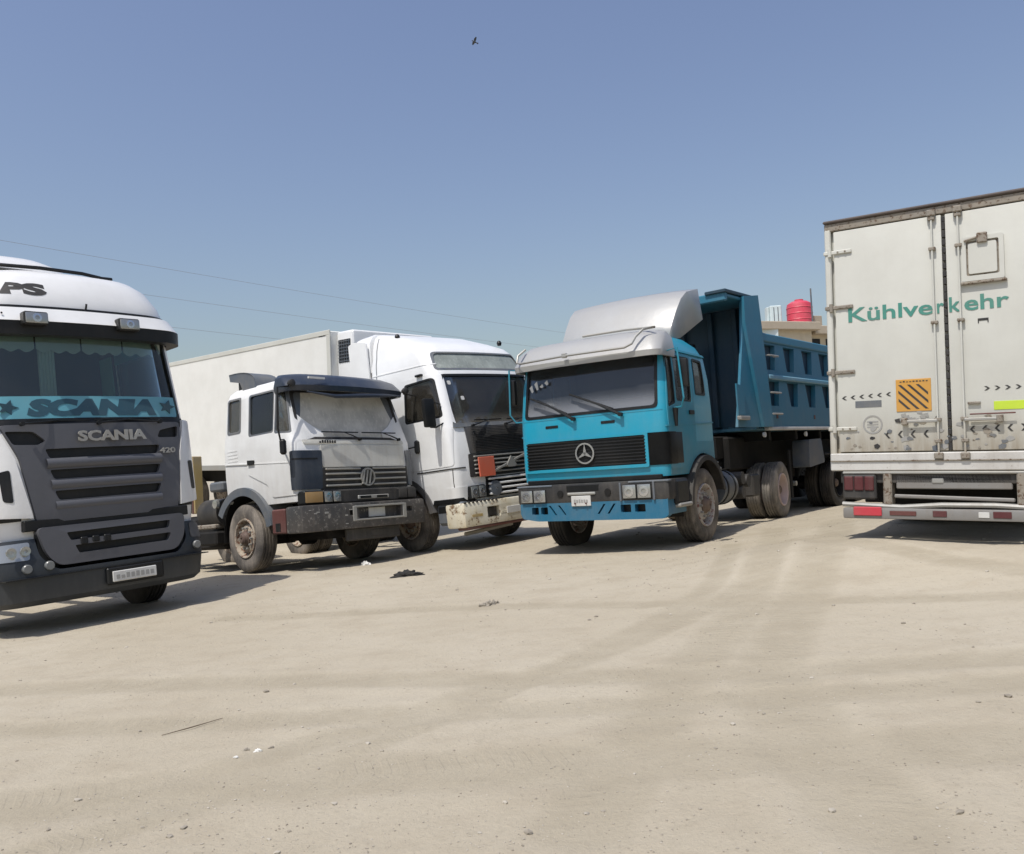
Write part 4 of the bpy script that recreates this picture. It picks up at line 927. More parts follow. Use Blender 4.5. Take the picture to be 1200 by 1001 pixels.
    for xx in (-1.01, -.50): MB().box(xx - .015, xx + .015, .1, .14, .71, .97, .005).obj('lamp_guard', M['fgrey'], R)
    MB().box(-.10, .36, .10, .14, .82, .86, .01).obj('step_bar', M['alu'], bo)
    MB().box(-.16, .38, .09, .125, .87, .97, .01).obj('tow_recess', M['black'], bo)
    for xx in (.48, -.3): MB().cyl((xx, .1, .85), (xx, .135, .85), .05, 14).obj('tow_eye', M['dark'], bo)
    ap = rpoly([(1.2, .72), (-1.2, .76), (-1.2, .50), (-1.12, .45), (.9, .45), (1.16, .49), (1.2, .56)], .03)
    holes = []
    for x0, x1 in ((-.86, -.70), (-.64, -.48), (1.0, .88), (.84, .72)): holes.append(rpoly([(x0, .55), (x1, .55), (x1, .66), (x0, .66)], .015))
    for x0 in (-.30, -.14): holes.append([(x0, .54), (x0 + .035, .54), (x0 - .07, .68), (x0 - .105, .68)][::-1])
    for x0 in (.60, .44): holes.append([(x0, .54), (x0 - .035, .54), (x0 + .07, .68), (x0 + .105, .68)])
    am = MB().prism(ap, 'y', -.02, .11, holes=holes).mesh()
    a_o = finish('lower_apron', am, M['cyanb'], R)
    MB().box(-1.1, 1.1, -.10, .0, .48, .70).obj('apron_backing', M['black'], a_o)
    MB().box(1.16, 1.2, -.55, .0, .50, .70, .01).obj('apron_side', M['cyanb'], a_o); MB().box(-1.2, -1.16, -.55, .0, .50, .74, .01).obj('apron_side', M['cyanb'], a_o)
    p = MB().box(-.02, .30, .115, .135, .66, .81, .006).obj('number_plate', M['plate'], R); plate_marks(p, .02, .26, .135, .735, .05, M['grprint'], 6)
    for xx in (.05, .23): MB().cyl((xx, .10, .70), (xx, .16, .70), .012, 6).obj('plate_bolt', M['redd'], p)
    # visor and deflector
    vl = [(2.72, .14, -.5, 1.22, .18, .05, .05), (2.80, .15, -.5, 1.23, .18, .05, .05), (3.0, .02, -.5, 1.2, .22, .05, .05), (3.10, -.10, -.5, 1.12, .26, .05, .06), (3.14, -.25, -.5, 1.0, .3, .05, .06)]
    v = finish('sun_visor', boolean(loft(vl), loft([(2.6, .10, -.7, 1.18, .18, .05, .05), (2.78, .11, -.7, 1.19, .18, .05, .05), (3.0, -.06, -.7, 1.14, .22, .05, .05), (3.08, -.2, -.7, 1.0, .22, .05, .05)]), 'DIFFERENCE'), M['silver'], R)
    mb = MB().tube([(1.0, .0, 3.07), (1.06, .13, 2.97), (1.06, .17, 2.86), (.98, .19, 2.84), (.2, .22, 2.86), (-.75, .19, 2.86), (-.86, .18, 2.90), (-.90, .12, 3.0), (-.98, .03, 3.10), (-1.1, -.1, 3.13), (-.6, -.2, 3.17), (.1, -.2, 3.17)], .018, 8)
    mb.obj('lamp_rail', M['alu'], v); MB().box(.17, .25, .18, .235, 2.83, 2.9, .01).obj('rail_clamp', M['alu'], v)
    mb = MB(); rows = []
    prof = [(-.90, 3.11), (-1.02, 3.33), (-1.16, 3.54), (-1.32, 3.74), (-1.5, 3.87), (-1.84, 3.95)]
    for y, z in prof:
        k = (y + .90) / -.94; hw = .93 + .09 * k; row = []
        for t_ in np.linspace(-1, 1, 17):
            row.append(mb.bm.verts.new((t_ * hw - .07 * k - .02, y - .05 * t_ ** 4, z - .03 * t_ ** 2)))
        rows.append(row)
    for a_, b_ in zip(rows, rows[1:]):
        for q in range(16): mb.bm.faces.new((a_[q], a_[q + 1], b_[q + 1], b_[q]))
    for side in (0, 16):
        lowr = []
        for (y, z), row in zip(prof, rows): lowr.append(mb.bm.verts.new((row[side].co.x * 1.04, row[side].co.y, min(row[side].co.z - .02, 3.06 + max(0, (-y - 1.1)) * .50))))
        for i in range(len(prof) - 1):
            mb.bm.faces.new((rows[i][side], rows[i + 1][side], lowr[i + 1], lowr[i]))
    d = mb.obj('roof_deflector', M['silver'], R, ang=30); sm = d.modifiers.new('thick', 'SOLIDIFY'); sm.thickness = .02; sm.offset = 0
    for s_ in (1, -1): MB().tube([(s_ * .7, -1.7, 3.0), (s_ * .7, -1.6, 3.8)], .02, 6).obj('deflector_strut', M['dark'], d)
    interior(R, 2.05, -.15, -1.1, 1.08)
    MB().box(-1.1, 1.1, -.12, -.08, 2.78, 2.9).obj('header_shade', M['black'], R)
    mb = MB(); mb.prism([(.05 + .16 * math.cos(a), 2.62 + .13 * math.sin(a)) for a in np.linspace(0, math.pi, 14)], 'y', -.13, -.12); mb.obj('green_sun_shade', M['curtaing'], R)
    for k in range(4):
        MB().prism([(1.0 - .09 * k, 2.48 + .05 * (k % 2)), (.95 - .09 * k, 2.52 + .05 * (k % 2)), (.93 - .09 * k, 2.42 + .03 * k), (.96 - .09 * k, 2.40 + .03 * k)], 'y', -.052, -.048).obj('white_sticker', M['plate'], R)
    for xa, xb in ((.95, .22), (.28, -.55)):
        MB().tube([(xb, .07, 1.94), (xb + (xa - xb) * .45, .05, 2.13), (xa - .12, .03, 2.26)], [.022, .016, .012], 6).tube([(xb + .12, .03, 2.03), (xa, .015, 2.31)], .014, 6).cyl((xb, .02, 1.94), (xb, .09, 1.94), .03, 10).obj('wiper', M['black'], R)
    for s_ in (1, -1):
        wheel(R, s_ * (1.12 if s_ > 0 else 1.06), -1.30, .54 - (.075 if s_ > 0 else 0), s_, 'front', .55, .33, steer=-1, rimm=M['rimg'], rub=M['rubber2'] if s_ > 0 else M['rubber'])
        arch(R, s_, -1.36, .54, .76, s_ * .70, s_ * 1.27, 4, 165, M['blackd'], lip=.09)
        arch(R, s_, -1.36, .54, .72, s_ * .4, s_ * 1.1, -10, 190, M['dark'], 'wheel_well', lip=.02)
        MB().box(min(s_ * 1.05, s_ * 1.26), max(s_ * 1.05, s_ * 1.26), -.56, -.1, .62, .98, .04).obj('step_well', M['black'], R)
        MB().box(min(s_ * 1.0, s_ * 1.28), max(s_ * 1.0, s_ * 1.28), -.62, -.14, .58, .64, .02).obj('step', M['alu'], R)
        mb = MB().tube([(s_ * 1.17, -.2, 2.78), (s_ * 1.40, -.12, 2.80), (s_ * 1.44, -.14, 2.1), (s_ * 1.38, -.2, 1.98), (s_ * 1.19, -.34, 1.98)], .014, 6); mb.obj('mirror_arm', M['cyan2'], R)
        mirror(R, s_ * 1.43, -.2, 2.45, .17, .40, M['black'])
        MB().cyl((s_ * 1.24, -.30, 1.72), (s_ * 1.24, -.30, 1.98), .02, 8, .045).obj('indicator_stem', M['black'], R)
        for dx in (1.03, .70): wheel(R, s_ * dx, -5.62, .54, s_, 'rear', .54, .29, rimm=M['rimd'], rub=M['rubber3'])
        mb = MB().cyl((s_ * .90, -2.95, .74), (s_ * .90, -2.3, .74), .28, 28); mb.obj('fuel_tank', M['fgrey'], R)
        for yy in (-2.45, -2.8): MB().lathe([(yy - .025, .295), (yy + .025, .295), (yy + .025, .275), (yy - .025, .275)], 28, 'y', (s_ * .90, 0, .74)).obj('tank_strap', M['black'], R)
        for yy, zz in ((-3.3, .62), (-3.3, .86), (-3.6, .8)): MB().cyl((s_ * .7, yy, zz), (s_ * 1.15, yy, zz), .11, 16).obj('air_tank', M['blackd'], R)
        MB().box(min(s_ * .7, s_ * 1.1), max(s_ * .7, s_ * 1.1), -4.4, -4.0, .5, .9, .03).obj('battery_box', M['blackd'], R)
    for k in range(6): MB().cyl((-.5, -2.05 - .09 * k, 1.13), (-1.02, -2.05 - .09 * k, 1.16), .014, 8).obj('air_hose', M['alu'], R)
    MB().box(-1.0, 1.0, -2.7, -2.0, 1.02, 1.08, .01).obj('deck_plate', M['alu'], R)
    MB().box(-.4, .4, -5.6, -4.3, 1.06, 1.18, .03).obj('fifth_wheel', M['dark'], R)
    MB().tube([(.9, -2.05, 1.0), (.9, -2.05, 3.2)], .07, 12).obj('exhaust_stack', M['dark'], R)
    axle(R, -1.36, .52); axle(R, -5.62, .54); chassis(R, -.1, -6.3, .74, 1.02)
    MB().box(-.5, .5, -1.4, -.2, .46, 1.05, .05).obj('engine_underside', M['dark'], R)
truck_blue()

def dump_trailer():
    R = root('dump_trailer', PT, 'dark blue tipping trailer with tall canopied headboard and ribbed sides', 'trailer')
    T = MB().box(-1.05, 1.05, -8.4, -1.5, 1.70, 1.80, .01).obj('tub_floor', M['dump'], R)
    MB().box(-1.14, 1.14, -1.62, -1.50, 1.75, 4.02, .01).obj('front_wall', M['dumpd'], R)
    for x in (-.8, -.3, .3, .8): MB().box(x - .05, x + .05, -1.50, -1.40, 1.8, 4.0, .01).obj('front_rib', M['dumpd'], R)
    MB().tube([(0, -1.0, 1.0), (0, -1.1, 3.4)], [.16, .12], 20).obj('lift_cylinder', M['dark'], R)
    # canopy lip over the headboard
    mb = MB().box(-1.22, 1.22, -1.6, -.32, 4.03, 4.09, .015); mb.box(-1.22, 1.22, -.34, -.24, 3.96, 4.12, .02); mb.obj('canopy', M['dump'], R)
    MB().box(-1.25, -.85, -1.5, -.2, 4.10, 4.16, .01).obj('canopy_corner', M['dumpd'], R)
    MB().tube([(.8, -.5, 4.12), (.2, -.4, 4.17), (-.4, -.35, 4.15)], .04, 8).obj('rolled_sheet', M['cyan2'], R)
    for s_ in (1, -1):
        x0, x1 = sorted((s_ * 1.17, s_ * 1.22))
        MB().prism([(-.92, 4.08), (-1.47, 4.17), (-1.72, 1.74), (-.36, 1.74), (-.55, 2.4), (-.80, 3.3)], 'x', x0, x1).obj('cheek_plate', M['dump'], R)
        x2, x3 = sorted((s_ * 1.222, s_ * 1.285))
        MB().prism([(-.86, 4.09), (-1.48, 4.18), (-1.74, 1.74), (-1.32, 1.74), (-1.22, 2.1), (-.84, 3.6)], 'x', x2, x3).obj('corner_post', M['dump'], R)
        MB().box(min(s_ * 1.222, s_ * 1.30), max(s_ * 1.222, s_ * 1.30), -.72, -.34, 1.86, 1.93, .01).obj('corner_step', M['alu'], R)
        MB().prism([(-.36, 1.95), (-.36, 2.5), (-.66, 2.45), (-.62, 1.95)], 'x', *sorted((s_ * 1.222, s_ * 1.25))).obj('gusset', M['dump'], R)
        # side: inner sheet, then outer ribs with tapering bays between them
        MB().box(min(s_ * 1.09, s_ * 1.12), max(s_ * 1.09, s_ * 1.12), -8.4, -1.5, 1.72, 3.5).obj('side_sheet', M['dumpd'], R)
        holes = []
        for k in range(7):
            yc = -1.95 - .94 * k
            holes.append([(yc + .28, 3.30), (yc - .27, 3.30), (yc - .20, 2.82), (yc + .16, 2.82)])
            holes.append([(yc + .22, 2.61), (yc - .34, 2.61), (yc - .26, 2.14), (yc + .08, 2.14)])
        mb = MB().prism([(-1.6, 1.74), (-8.4, 1.74), (-8.4, 3.34), (-1.6, 3.34)], 'x', *sorted((s_ * 1.125, s_ * 1.215)), holes=holes); mb.obj('side_frame', M['dump'], R)
        MB().box(min(s_ * 1.12, s_ * 1.26), max(s_ * 1.12, s_ * 1.26), -8.45, -1.6, 3.34, 3.5, .02).obj('top_rail', M['dump'], R)
        MB().box(min(s_ * 1.217, s_ * 1.29), max(s_ * 1.217, s_ * 1.29), -8.4, -1.72, 2.63, 2.72, .02).obj('middle_rail', M['dumpl'], R)
        MB().box(min(s_ * 1.15, s_ * 1.25), max(s_ * 1.15, s_ * 1.25), -8.4, -1.6, 1.68, 1.74, .01).obj('bottom_rail', M['sill'], R)
        for zz in (3.08, 2.38, 1.98): MB().cyl((s_ * 1.30, -1.72, zz), (s_ * 1.30, -2.15, zz), .018, 8).obj('ladder_rung', M['alu'], R)
        for yy in (-1.72, -2.15):
            for zz in (3.08, 2.38, 1.98): MB().cyl((s_ * 1.2, yy, zz), (s_ * 1.30, yy, zz), .014, 6).obj('rung_bracket', M['alu'], R)
        for yy in (-1.5, -3.5, -5.5): MB().lathe([(0, .02), (0, .05), (.04, .045), (.05, .01)], 12, 'x', ((1.16 if s_ > 0 else -1.21), yy, 1.60), False).obj('side_marker', M['plate'], R)
        for yy in (-2.0, -3.9): MB().box(min(s_ * 1.216, s_ * 1.225), max(s_ * 1.216, s_ * 1.225), yy - .12, yy - .05, 1.9, 1.98).obj('red_reflector', M['redd'], R)
        MB().box(min(s_ * .38, s_ * .5), max(s_ * .38, s_ * .5), -8.4, -.9, 1.2, 1.62, .02).obj('chassis_beam', M['dark'], R)
        mb = MB().prism(rpoly([(-3.62, 1.48), (-4.3, 1.50), (-4.42, 1.0), (-3.55, .92)], .06), 'x', *sorted((s_ * .85, s_ * 1.2))); mb.obj('tool_box', M['fgrey'], R)
        MB().box(min(s_ * 1.0, s_ * 1.05), max(s_ * 1.0, s_ * 1.05), -3.0, -2.9, .35, 1.3, .01).obj('landing_leg', M['dark'], R)
        for yy in (-5.0, -6.3, -7.6):
            for dx in (1.04, .72): wheel(R, s_ * dx, yy - .25, .53, s_, 'rear', .53, .28, rimm=M['dark'], rub=M['rubber2'])  # full shade painted in: darker rubber and black rims on these wheels
        MB().box(min(s_ * .7, s_ * 1.22), max(s_ * .7, s_ * 1.22), -8.2, -4.4, 1.15, 1.19, .01).obj('mudguard', M['dark'], R)
    MB().box(-.6, .6, -8.2, -1.2, .98, 1.6, .03).obj('subframe_fill', M['dark'], R); MB().box(-.55, .55, -4.4, -3.0, .72, .97, .03).obj('tank_fill', M['dark'], R)  # subframe and tank added as dark fill against the bright ground behind
    for yy in (-5.0, -6.3, -7.6): axle(R, yy, .53)
    for k in range(5): MB().box(-1.1, 1.1, -2.0 - 1.3 * k, -1.9 - 1.3 * k, 1.5, 1.68).obj('cross_member', M['dark'], R)
    MB().cyl((-1.0, -3.3, .62), (1.0, -3.3, .62), .05, 10).obj('stabiliser_bar', M['alu'], R)
dump_trailer()

# ------------------------------------------------------------ 5: refrigerated trailer, seen from behind (rear face at y = 0)
def reefer():
    R = root('refrigerated_trailer', PR, 'tall white refrigerated trailer seen from behind, green lettering and orange plate on its doors', 'trailer')
    L = 13.2
    b = MB().box(-1.24, 1.24, -L, -.06, .92, 3.74, .015).obj('box', M['box'], R)
    # rear frame
    for s_ in (1, -1): MB().box(min(s_ * 1.18, s_ * 1.25), max(s_ * 1.18, s_ * 1.25), -.12, .01, .90, 3.70, .012).obj('rear_post', M['box'], R)
    MB().box(-1.25, 1.25, -.12, .005, 3.675, 3.765, .008).obj('rear_header', M['steel'], R)
    MB().box(-1.26, 1.26, -.5, .03, 3.766, 3.80, .012).obj('roof_edge', M['redd2'], R)
    MB().box(-1.25, 1.25, -.12, .02, .90, 1.10, .012).obj('rear_sill', M['sill'], R)
    MB().box(-1.245, 1.245, .02, .035, 1.005, 1.02, .004).obj('sill_edge', M['steel'], R)
    MB().box(-1.18, 1.18, -.14, -.075, 1.1, 3.68).obj('door_seal', M['black'], R)
    zb, zt = 1.115, 3.665
    D = {}
    for s_ in (1, -1):
        D[s_] = MB().box(min(s_ * .018, s_ * 1.165), max(s_ * .018, s_ * 1.15), -.09, .0, zb, zt, .012, seg=2).obj('door', M['box'], R)
        for z in (3.42, 2.78, 2.03, 1.38):
            h = MB().box(min(s_ * .95, s_ * 1.262), max(s_ * .95, s_ * 1.262), .0, .022, z - .022, z + .022, .008).cyl((s_ * 1.19, .02, z - .045), (s_ * 1.19, .02, z + .045), .022, 12).obj('hinge', M['steel' if z in (2.78, 2.03) else 'box'], D[s_])
            for xx in (1.02, 1.1): MB().cyl((s_ * xx, .02, z), (s_ * xx, .03, z), .010, 8).obj('bolt', M['steel'], D[s_])
        xr = s_ * .11 if s_ > 0 else -.145
        MB().cyl((xr, .035, 1.06), (xr, .035, 3.70), .010, 10).obj('lock_rod', M['box'], D[s_])
        for z in (3.63, 3.30, 2.5, 1.45, 1.22): MB().box(xr - .035, xr + .035, .0, .05, z - .018, z + .018, .006).obj('rod_bracket', M['steel'], D[s_])
        for z in (3.69, 1.06): MB().box(xr - .045, xr + .045, .006, .06, z - .035, z + .035, .01).obj('rod_keeper', M['steel'], D[s_])
        MB().box(min(xr, xr + s_ * .36), max(xr, xr + s_ * .36), .04, .062, 1.42, 1.455, .008).obj('door_handle', M['alu'], D[s_])
        MB().box(xr + s_ * .33 - .03, xr + s_ * .33 + .03, .0, .07, 1.40, 1.48, .008).obj('handle_catch', M['steel'], D[s_])
    for k in range(30): 
        rr = random.Random(k + 40)
        MB().box(-.016, .016, -.03, .004 + rr.uniform(0, .006), 1.12 + k * .085, 1.12 + k * .085 + rr.uniform(.05, .083), .003).obj('door_gasket', M['blackd'], R) if k < 30 else None
    # ventilation hatch
    fr = MB().prism(rpoly([(-.17, 2.90), (-.565, 2.90), (-.565, 3.37), (-.17, 3.37)], .02), 'y', .0, .03, holes=[rpoly([(-.215, 2.955), (-.52, 2.955), (-.52, 3.325), (-.215, 3.325)], .02)]).obj('hatch_frame', M['box'], D[-1])
    MB().prism(rpoly([(-.20, 2.935), (-.535, 2.935), (-.535, 3.34), (-.20, 3.34)], .02), 'y', .0, .008).obj('hatch_seal', M['steel'], fr)
    MB().prism(rpoly([(-.235, 2.975), (-.50, 2.975), (-.50, 3.30), (-.235, 3.30)], .02), 'y', .008, .03).obj('hatch_door', M['box'], fr)
    MB().box(-.42, -.32, .03, .06, 3.29, 3.40, .01).obj('hatch_latch', M['steel'], fr); MB().cyl((-.2, .04, 3.33), (-.36, .045, 3.36), .012, 8).obj('hatch_lever', M['steel'], fr)
    MB().box(-.585, -.15, .0, .045, 2.865, 2.895, .008).obj('drip_edge', M['steel'], fr)
    # printing
    for tx, xa, xb in (('Kühlve', 1.015, .135), ('r', .092, .025), ('k', -.022, -.132), ('ehr', -.172, -.585)):
        text(tx, .225, M['green'], R, lambda u, v, d, c=(xa + xb) / 2: (c - u, .003 + d, 2.60 + v), 'lettering', bold=.0035, depth=.004, width=xa - xb)
    MB().box(-.40, -.30, .0, .004, 2.475, 2.50).box(-.31, -.30, .0, .004, 2.45, 2.476).box(-.40, -.39, .0, .004, 2.45, 2.476).obj('small_mark', M['blk'], R)
    op = MB().box(.17, .525, .0, .008, 1.55, 1.905, .003).obj('orange_plate', M['orange'], R)
    for k in range(7):
        c0 = -.30 + .09 * k     # v - u = c0 lines across a .30 square
        pts = []
        for c_, rev in ((c0, 0), (c0 + .03, 1)):
            a = (max(0, -c_), max(0, c_)); b2 = (min(.30, .27 - c_), min(.27, .30 + c_))
            if b2[0] - a[0] > .01: pts += [a, b2] if not rev else [b2, a]
        if len(pts) == 4: MB().prism([(.20 + p[0], 1.575 + p[1]) for p in pts], 'y', .008, .0105).obj('diagonal_stripe', M['blk'], op)
    mb = MB(); rs = random.Random(3)
    for k in range(9): x = .20 + .033 * k; mb.box(x, x + .02, .008, .0105, 1.872, 1.872 + rs.uniform(.008, .018))
    mb.obj('plate_lettering', M['blk'], op)
    def arrow(x, z, s_, h=.028, m='blk', nm='arrow_print'):
        return MB().prism([(x + s_ * .03, z), (x, z + h), (x - s_ * .022, z + h), (x + s_ * .008, z), (x - s_ * .022, z - h), (x, z - h)], 'y', .0, .0035).obj(nm, M[m], R)
    for k in range(6): arrow(.60 + .095 * k, 1.752 - .004 * k, 1, .022)
    for k in range(9): arrow(-.36 - .095 * k, 1.76, -1, .022)
    for k in range(4): arrow(.62 - .13 * k, 1.30, 1, .04)
    for k in range(7): arrow(-.22 - .115 * k, 1.335 + .002 * k, 1 if k < 4 else -1, .036)
    MB().box(.68, .96, .0, .003, 1.615, 1.69).obj('grey_sticker', M['fgrey'], R)
    MB().lathe([(.0, .105), (.004, .105), (.004, .088), (.0, .088)], 32, 'y', (.78, 0, 1.42)).obj('round_sticker', M['grprint'], R)
    for dz in (-.03, 0, .03): MB().box(.72, .84, .0, .003, 1.415 + dz, 1.43 + dz).obj('sticker_print', M['grprint'], R)
    MB().box(-1.16, -.42, .0, .005, 1.53, 1.62, .002).obj('lime_tape', M['neon'], R)
    MB().box(-.30, -.18, .0, .03, 1.60, 1.625, .004).obj('door_stay', M['steel'], R); MB().box(-.62, -.2, .045, .06, 1.485, 1.50, .004).obj('lever_bar', M['rustred'], R)
    # scuffed sticker remains and grime patches near the floor
    for k in range(60):
        rr = random.Random(200 + k); x = rr.uniform(-1.1, 1.1); z = 1.14 + abs(rr.gauss(0, .13)); z = min(z, 1.5); r_ = rr.uniform(.008, .038)
        pts = [(x + r_ * 1.6 * rr.uniform(.5, 1) * math.cos(a), z + r_ * rr.uniform(.3, 1.2) * math.sin(a)) for a in np.linspace(rr.uniform(0, 1), 6.28 + .2, 6, endpoint=False)]
        MB().prism(pts, 'y', .0, .0015 + .0001 * k).obj('worn_patch', M[rr.choice(['grprint', 'fgrey', 'steel', 'steel', 'fgrey', 'blackd'])], R)
    for k in range(10):
        rr = random.Random(300 + k); x = .2 + .032 * k; z = 1.47 + rr.uniform(-.05, .05)
        MB().prism([(x, z), (x + .05, z + .01), (x + .06, z + .04), (x + .01, z + .05)], 'y', .0, .006 + .0002 * k).obj('worn_patch', M[rr.choice(['blackd', 'alu', 'grprint'])], R)
    # underrun guard, lamps, plates
    MB().box(-1.15, 1.15, -.10, -.02, .76, .895, .01).obj('sill_shadow_beam', M['blackd'], R)  # beam coloured black to give the shadow line under the sill
    MB().box(-1.12, 1.12, -.02, .02, .865, .893, .008).obj('beam_edge', M['alu'], R)
    for s_ in (1, -1):
        l = MB().box(min(s_ * .76, s_ * 1.12), max(s_ * .76, s_ * 1.12), -.12, .03, .58, .86, .02).obj('lamp_cluster', M['blackd'], R)
        for x0, m_ in ((.78, 'redd'), (.89, 'redd'), (1.0, 'redd')): MB().box(min(s_ * x0, s_ * (x0 + .10)), max(s_ * x0, s_ * (x0 + .10)), .028, .045, .68, .84, .01).obj('tail_lamp', M[m_], l)
        MB().box(min(s_ * .60, s_ * .69), max(s_ * .60, s_ * .69), -.16, .02, .52, .88, .015).obj('guard_bracket', M['steel'], R)
        MB().box(min(s_ * .70, s_ * 1.0), max(s_ * .70, s_ * 1.0), .055, .07, .40, .50, .008).obj('red_reflector', M['redl'], R)
    MB().box(-.56, .56, -.10, -.02, .70, .86, .01).obj('cross_plate', M['bar'], R); MB().box(-1.1, 1.1, -.9, -.86, .5, .9, .01).obj('gap_shade_plate', M['dark'], R)  # last box: dark plate added behind the guard in place of shade
    mb = MB().box(-.58, .58, -.06, .0, .575, .615, .01)
    for v in mb.bm.verts: v.co.z += .03 * math.sin(v.co.x * 2 + 1)
    mb.obj('bent_rail', M['bar'], R)
    MB().box(.08, .2, -.04, -.01, .76, .82, .01).obj('plate_lamp', M['alu'], R)
    mb = MB()
    mb.tube([(-1.12, .0, .50), (-.4, .0, .535), (.1, .0, .53), (.5, .0, .50), (1.13, .0, .525)], .028, 8); mb.obj('guard_tube', M['alu'], R)
    mb = MB().box(-1.12, 1.12, -.05, .05, .36, .48, .02, seg=2)
    for v in mb.bm.verts: v.co.z += .018 * math.sin(v.co.x * 3.1) + .01
    mb.obj('underrun_bar', M['bar'], R)
    for k in (0, 2, 3, 5): rr = random.Random(k); MB().box(-.95 + .2 * k, -.95 + .2 * k + rr.uniform(.08, .17), .052, .058, .405, .455 + rr.uniform(0, .02), .004).obj('reflective_strip', M[('plate', 'sill', 'redd')[k % 3]], R)
    MB().box(.35, .62, .052, .058, .41, .46, .004).obj('reflective_strip', M['rustred'], R)
    for s_ in (1, -1):
        for yy in (-2.9, -4.2, -5.5):
            for dx in (1.03, .70): wheel(R, s_ * dx, yy, .695, s_, 'rear', .50, .28, rub=M['rubber2'])
        MB().box(min(s_ * .42, s_ * .52), max(s_ * .42, s_ * .52), -11, -.15, .72, .90).obj('chassis_beam', M['dark'], R)
        MB().box(min(s_ * .62, s_ * 1.2), max(s_ * .62, s_ * 1.2), -2.2, -2.18, .25, .9).obj('mud_flap', M['dark'], R)
        MB().box(min(s_ * 1.0, s_ * 1.1), max(s_ * 1.0, s_ * 1.1), -10.2, -10.1, .2, .9).obj('landing_leg', M['dark'], R)
    for yy in (-2.9, -4.2, -5.5): axle(R, yy, .7)
reefer()

# ------------------------------------------------------------ house with roof tanks far behind
def house():
    R = bpy.data.objects.new('house', None); COL.objects.link(R); R.location = (16.1, 45.0, -1.45); tag(R, 'sand coloured flat-roofed house rising behind the blue tipper', 'house'); R.rotation_euler = (0, 0, rad(20))
    H = 7.75
    MB().box(-3.2, 0, 0, 9, 0, H).obj('wall', M['plaster'], R)
    MB().box(.0, 3.2, .6, 9, 0, H - .02).obj('wall', M['plaster'], R)
    MB().box(-3.6, .35, -.35, 9.3, H, H + .42, .03).obj('roof_slab', M['concrete'], R)
    MB().box(.352, 3.6, .1, 9.2, H - .15, H + .3, .03).obj('roof_slab', M['concrete'], R)
    for k in range(3):
        w_ = MB().box(.5 + k * .9, 1.0 + k * .9, .57, .605, H - 1.3, H - .35).obj('window', M['black'], R); MB().box(.45 + k * .9, 1.05 + k * .9, .5, .62, H - 1.38, H - 1.3).obj('sill', M['concrete'], w_)
    MB().box(-2.6, -1.6, -.03, .02, 3.4, 4.8).obj('window', M['black'], R)
    MB().box(-1.2, -.2, -.03, .02, 0, 2.2).obj('door', M['rustred'], R)
    MB().box(1.0, 1.6, 1, 1.6, H + .3, H + 1.0, .02).obj('chimney', M['concrete'], R)
    MB().cyl((.28, .2, H + .3), (.28, .2, H + 2.3), .04, 8).obj('antenna_mast', M['fgrey'], R)
    MB().box(1.9, 2.3, .5, .9, H + .3, H + 1.7, .03).obj('parapet_block', M['fgrey'], R)
    T = bpy.data.objects.new('water_tank', None); COL.objects.link(T); T.location = (15.95, 46.2, -1.45 + H + .43); tag(T, 'red plastic water tank on the flat roof', 'water tank')
    mb = MB().lathe([(0, .02), (0, .60), (.05, .64), (.9, .64), (1.08, .60), (1.2, .40), (1.24, .2), (1.24, .02)], 40, 'z'); mb.obj('tank_body', M['tank'], T); T.scale = (1.06, 1.06, 1.12)
    for z in (.3, .6, .88): MB().lathe([(z - .03, .64), (z, .66), (z + .03, .64), (z, .63)], 40, 'z').obj('tank_rib', M['tank'], T)
    MB().lathe([(1.22, .02), (1.22, .22), (1.30, .22), (1.33, .02)], 24, 'z').obj('lid', M['tank'], T)
    W = bpy.data.objects.new('water_tank', None); COL.objects.link(W); W.location = (14.55, 46.2, -1.45 + H + .43); tag(W, 'pale blue-white metal tank left of the red one', 'water tank')
    MB().box(-.3, .32, -.35, .35, 0, 1.15, .04).obj('tank_body', M['tankw'], W); MB().box(-.44, -.31, -.2, .2, .1, 1.1, .02).obj('tank_panel', M['tankw'], W)
    for x in (-.1, .12): MB().box(x - .02, x + .02, -.36, -.34, .08, 1.05).obj('tank_seam', M['fgrey'], W)
    A = MB().box(12.3, 14.0, 43.9, 48, -1.45, 6.55, .02).obj('low_annex', M['tankw'], None); tag(A, 'pale blue rendered annex just left of the sand coloured house', 'building')
house()

# ------------------------------------------------------------ power line, bird
def cables():
    def at(t_): return Vector((-25 + 15.7 * t_, 40 + 20.6 * t_, 0))
    for t_, nm in ((-.35, 'tall wooden power pole left of the frame'), (2.32, 'wooden power pole hidden behind the turquoise truck')):
        p = at(t_); P_ = bpy.data.objects.new('utility_pole', None); COL.objects.link(P_); P_.location = (p.x, p.y, -1.5); tag(P_, nm, 'utility pole', 'power line poles')
        MB().cyl((0, 0, 0), (0, 0, 14.0), .15, 12, .10).obj('post', M['wood'], P_)
        for z in (13.5, 11.85, 10.2):
            MB().cyl((0, 0, z), (.0, -.12, z), .05, 8).obj('insulator', M['plate'], P_)
    for z0, lab in ((12.0, 'topmost'), (10.35, 'middle'), (8.7, 'lowest')):
        pts = []
        for k in range(41):
            t_ = -.35 + 2.67 * k / 40; p = at(t_); q = (t_ - .9) / 1.3; p.z = z0 + .25 * (q * q - .3); p.y -= .12; pts.append(p)
        o = MB().tube(pts, .009, 5).obj('power_cable', M['wire'], None); tag(o, lab + ' of three thin power cables crossing the sky at left', 'cable', 'power cables')
cables()
mb = MB()
mb.lathe([(-.15, .004), (-.11, .03), (-.02, .055), (.06, .045), (.11, .025), (.13, .03), (.16, .022), (.185, .003)], 12, 'x', closed=False)
mb.prism([(-.14, -.03), (-.24, -.05), (-.25, .05), (-.14, .03)], 'z', -.004, .004)
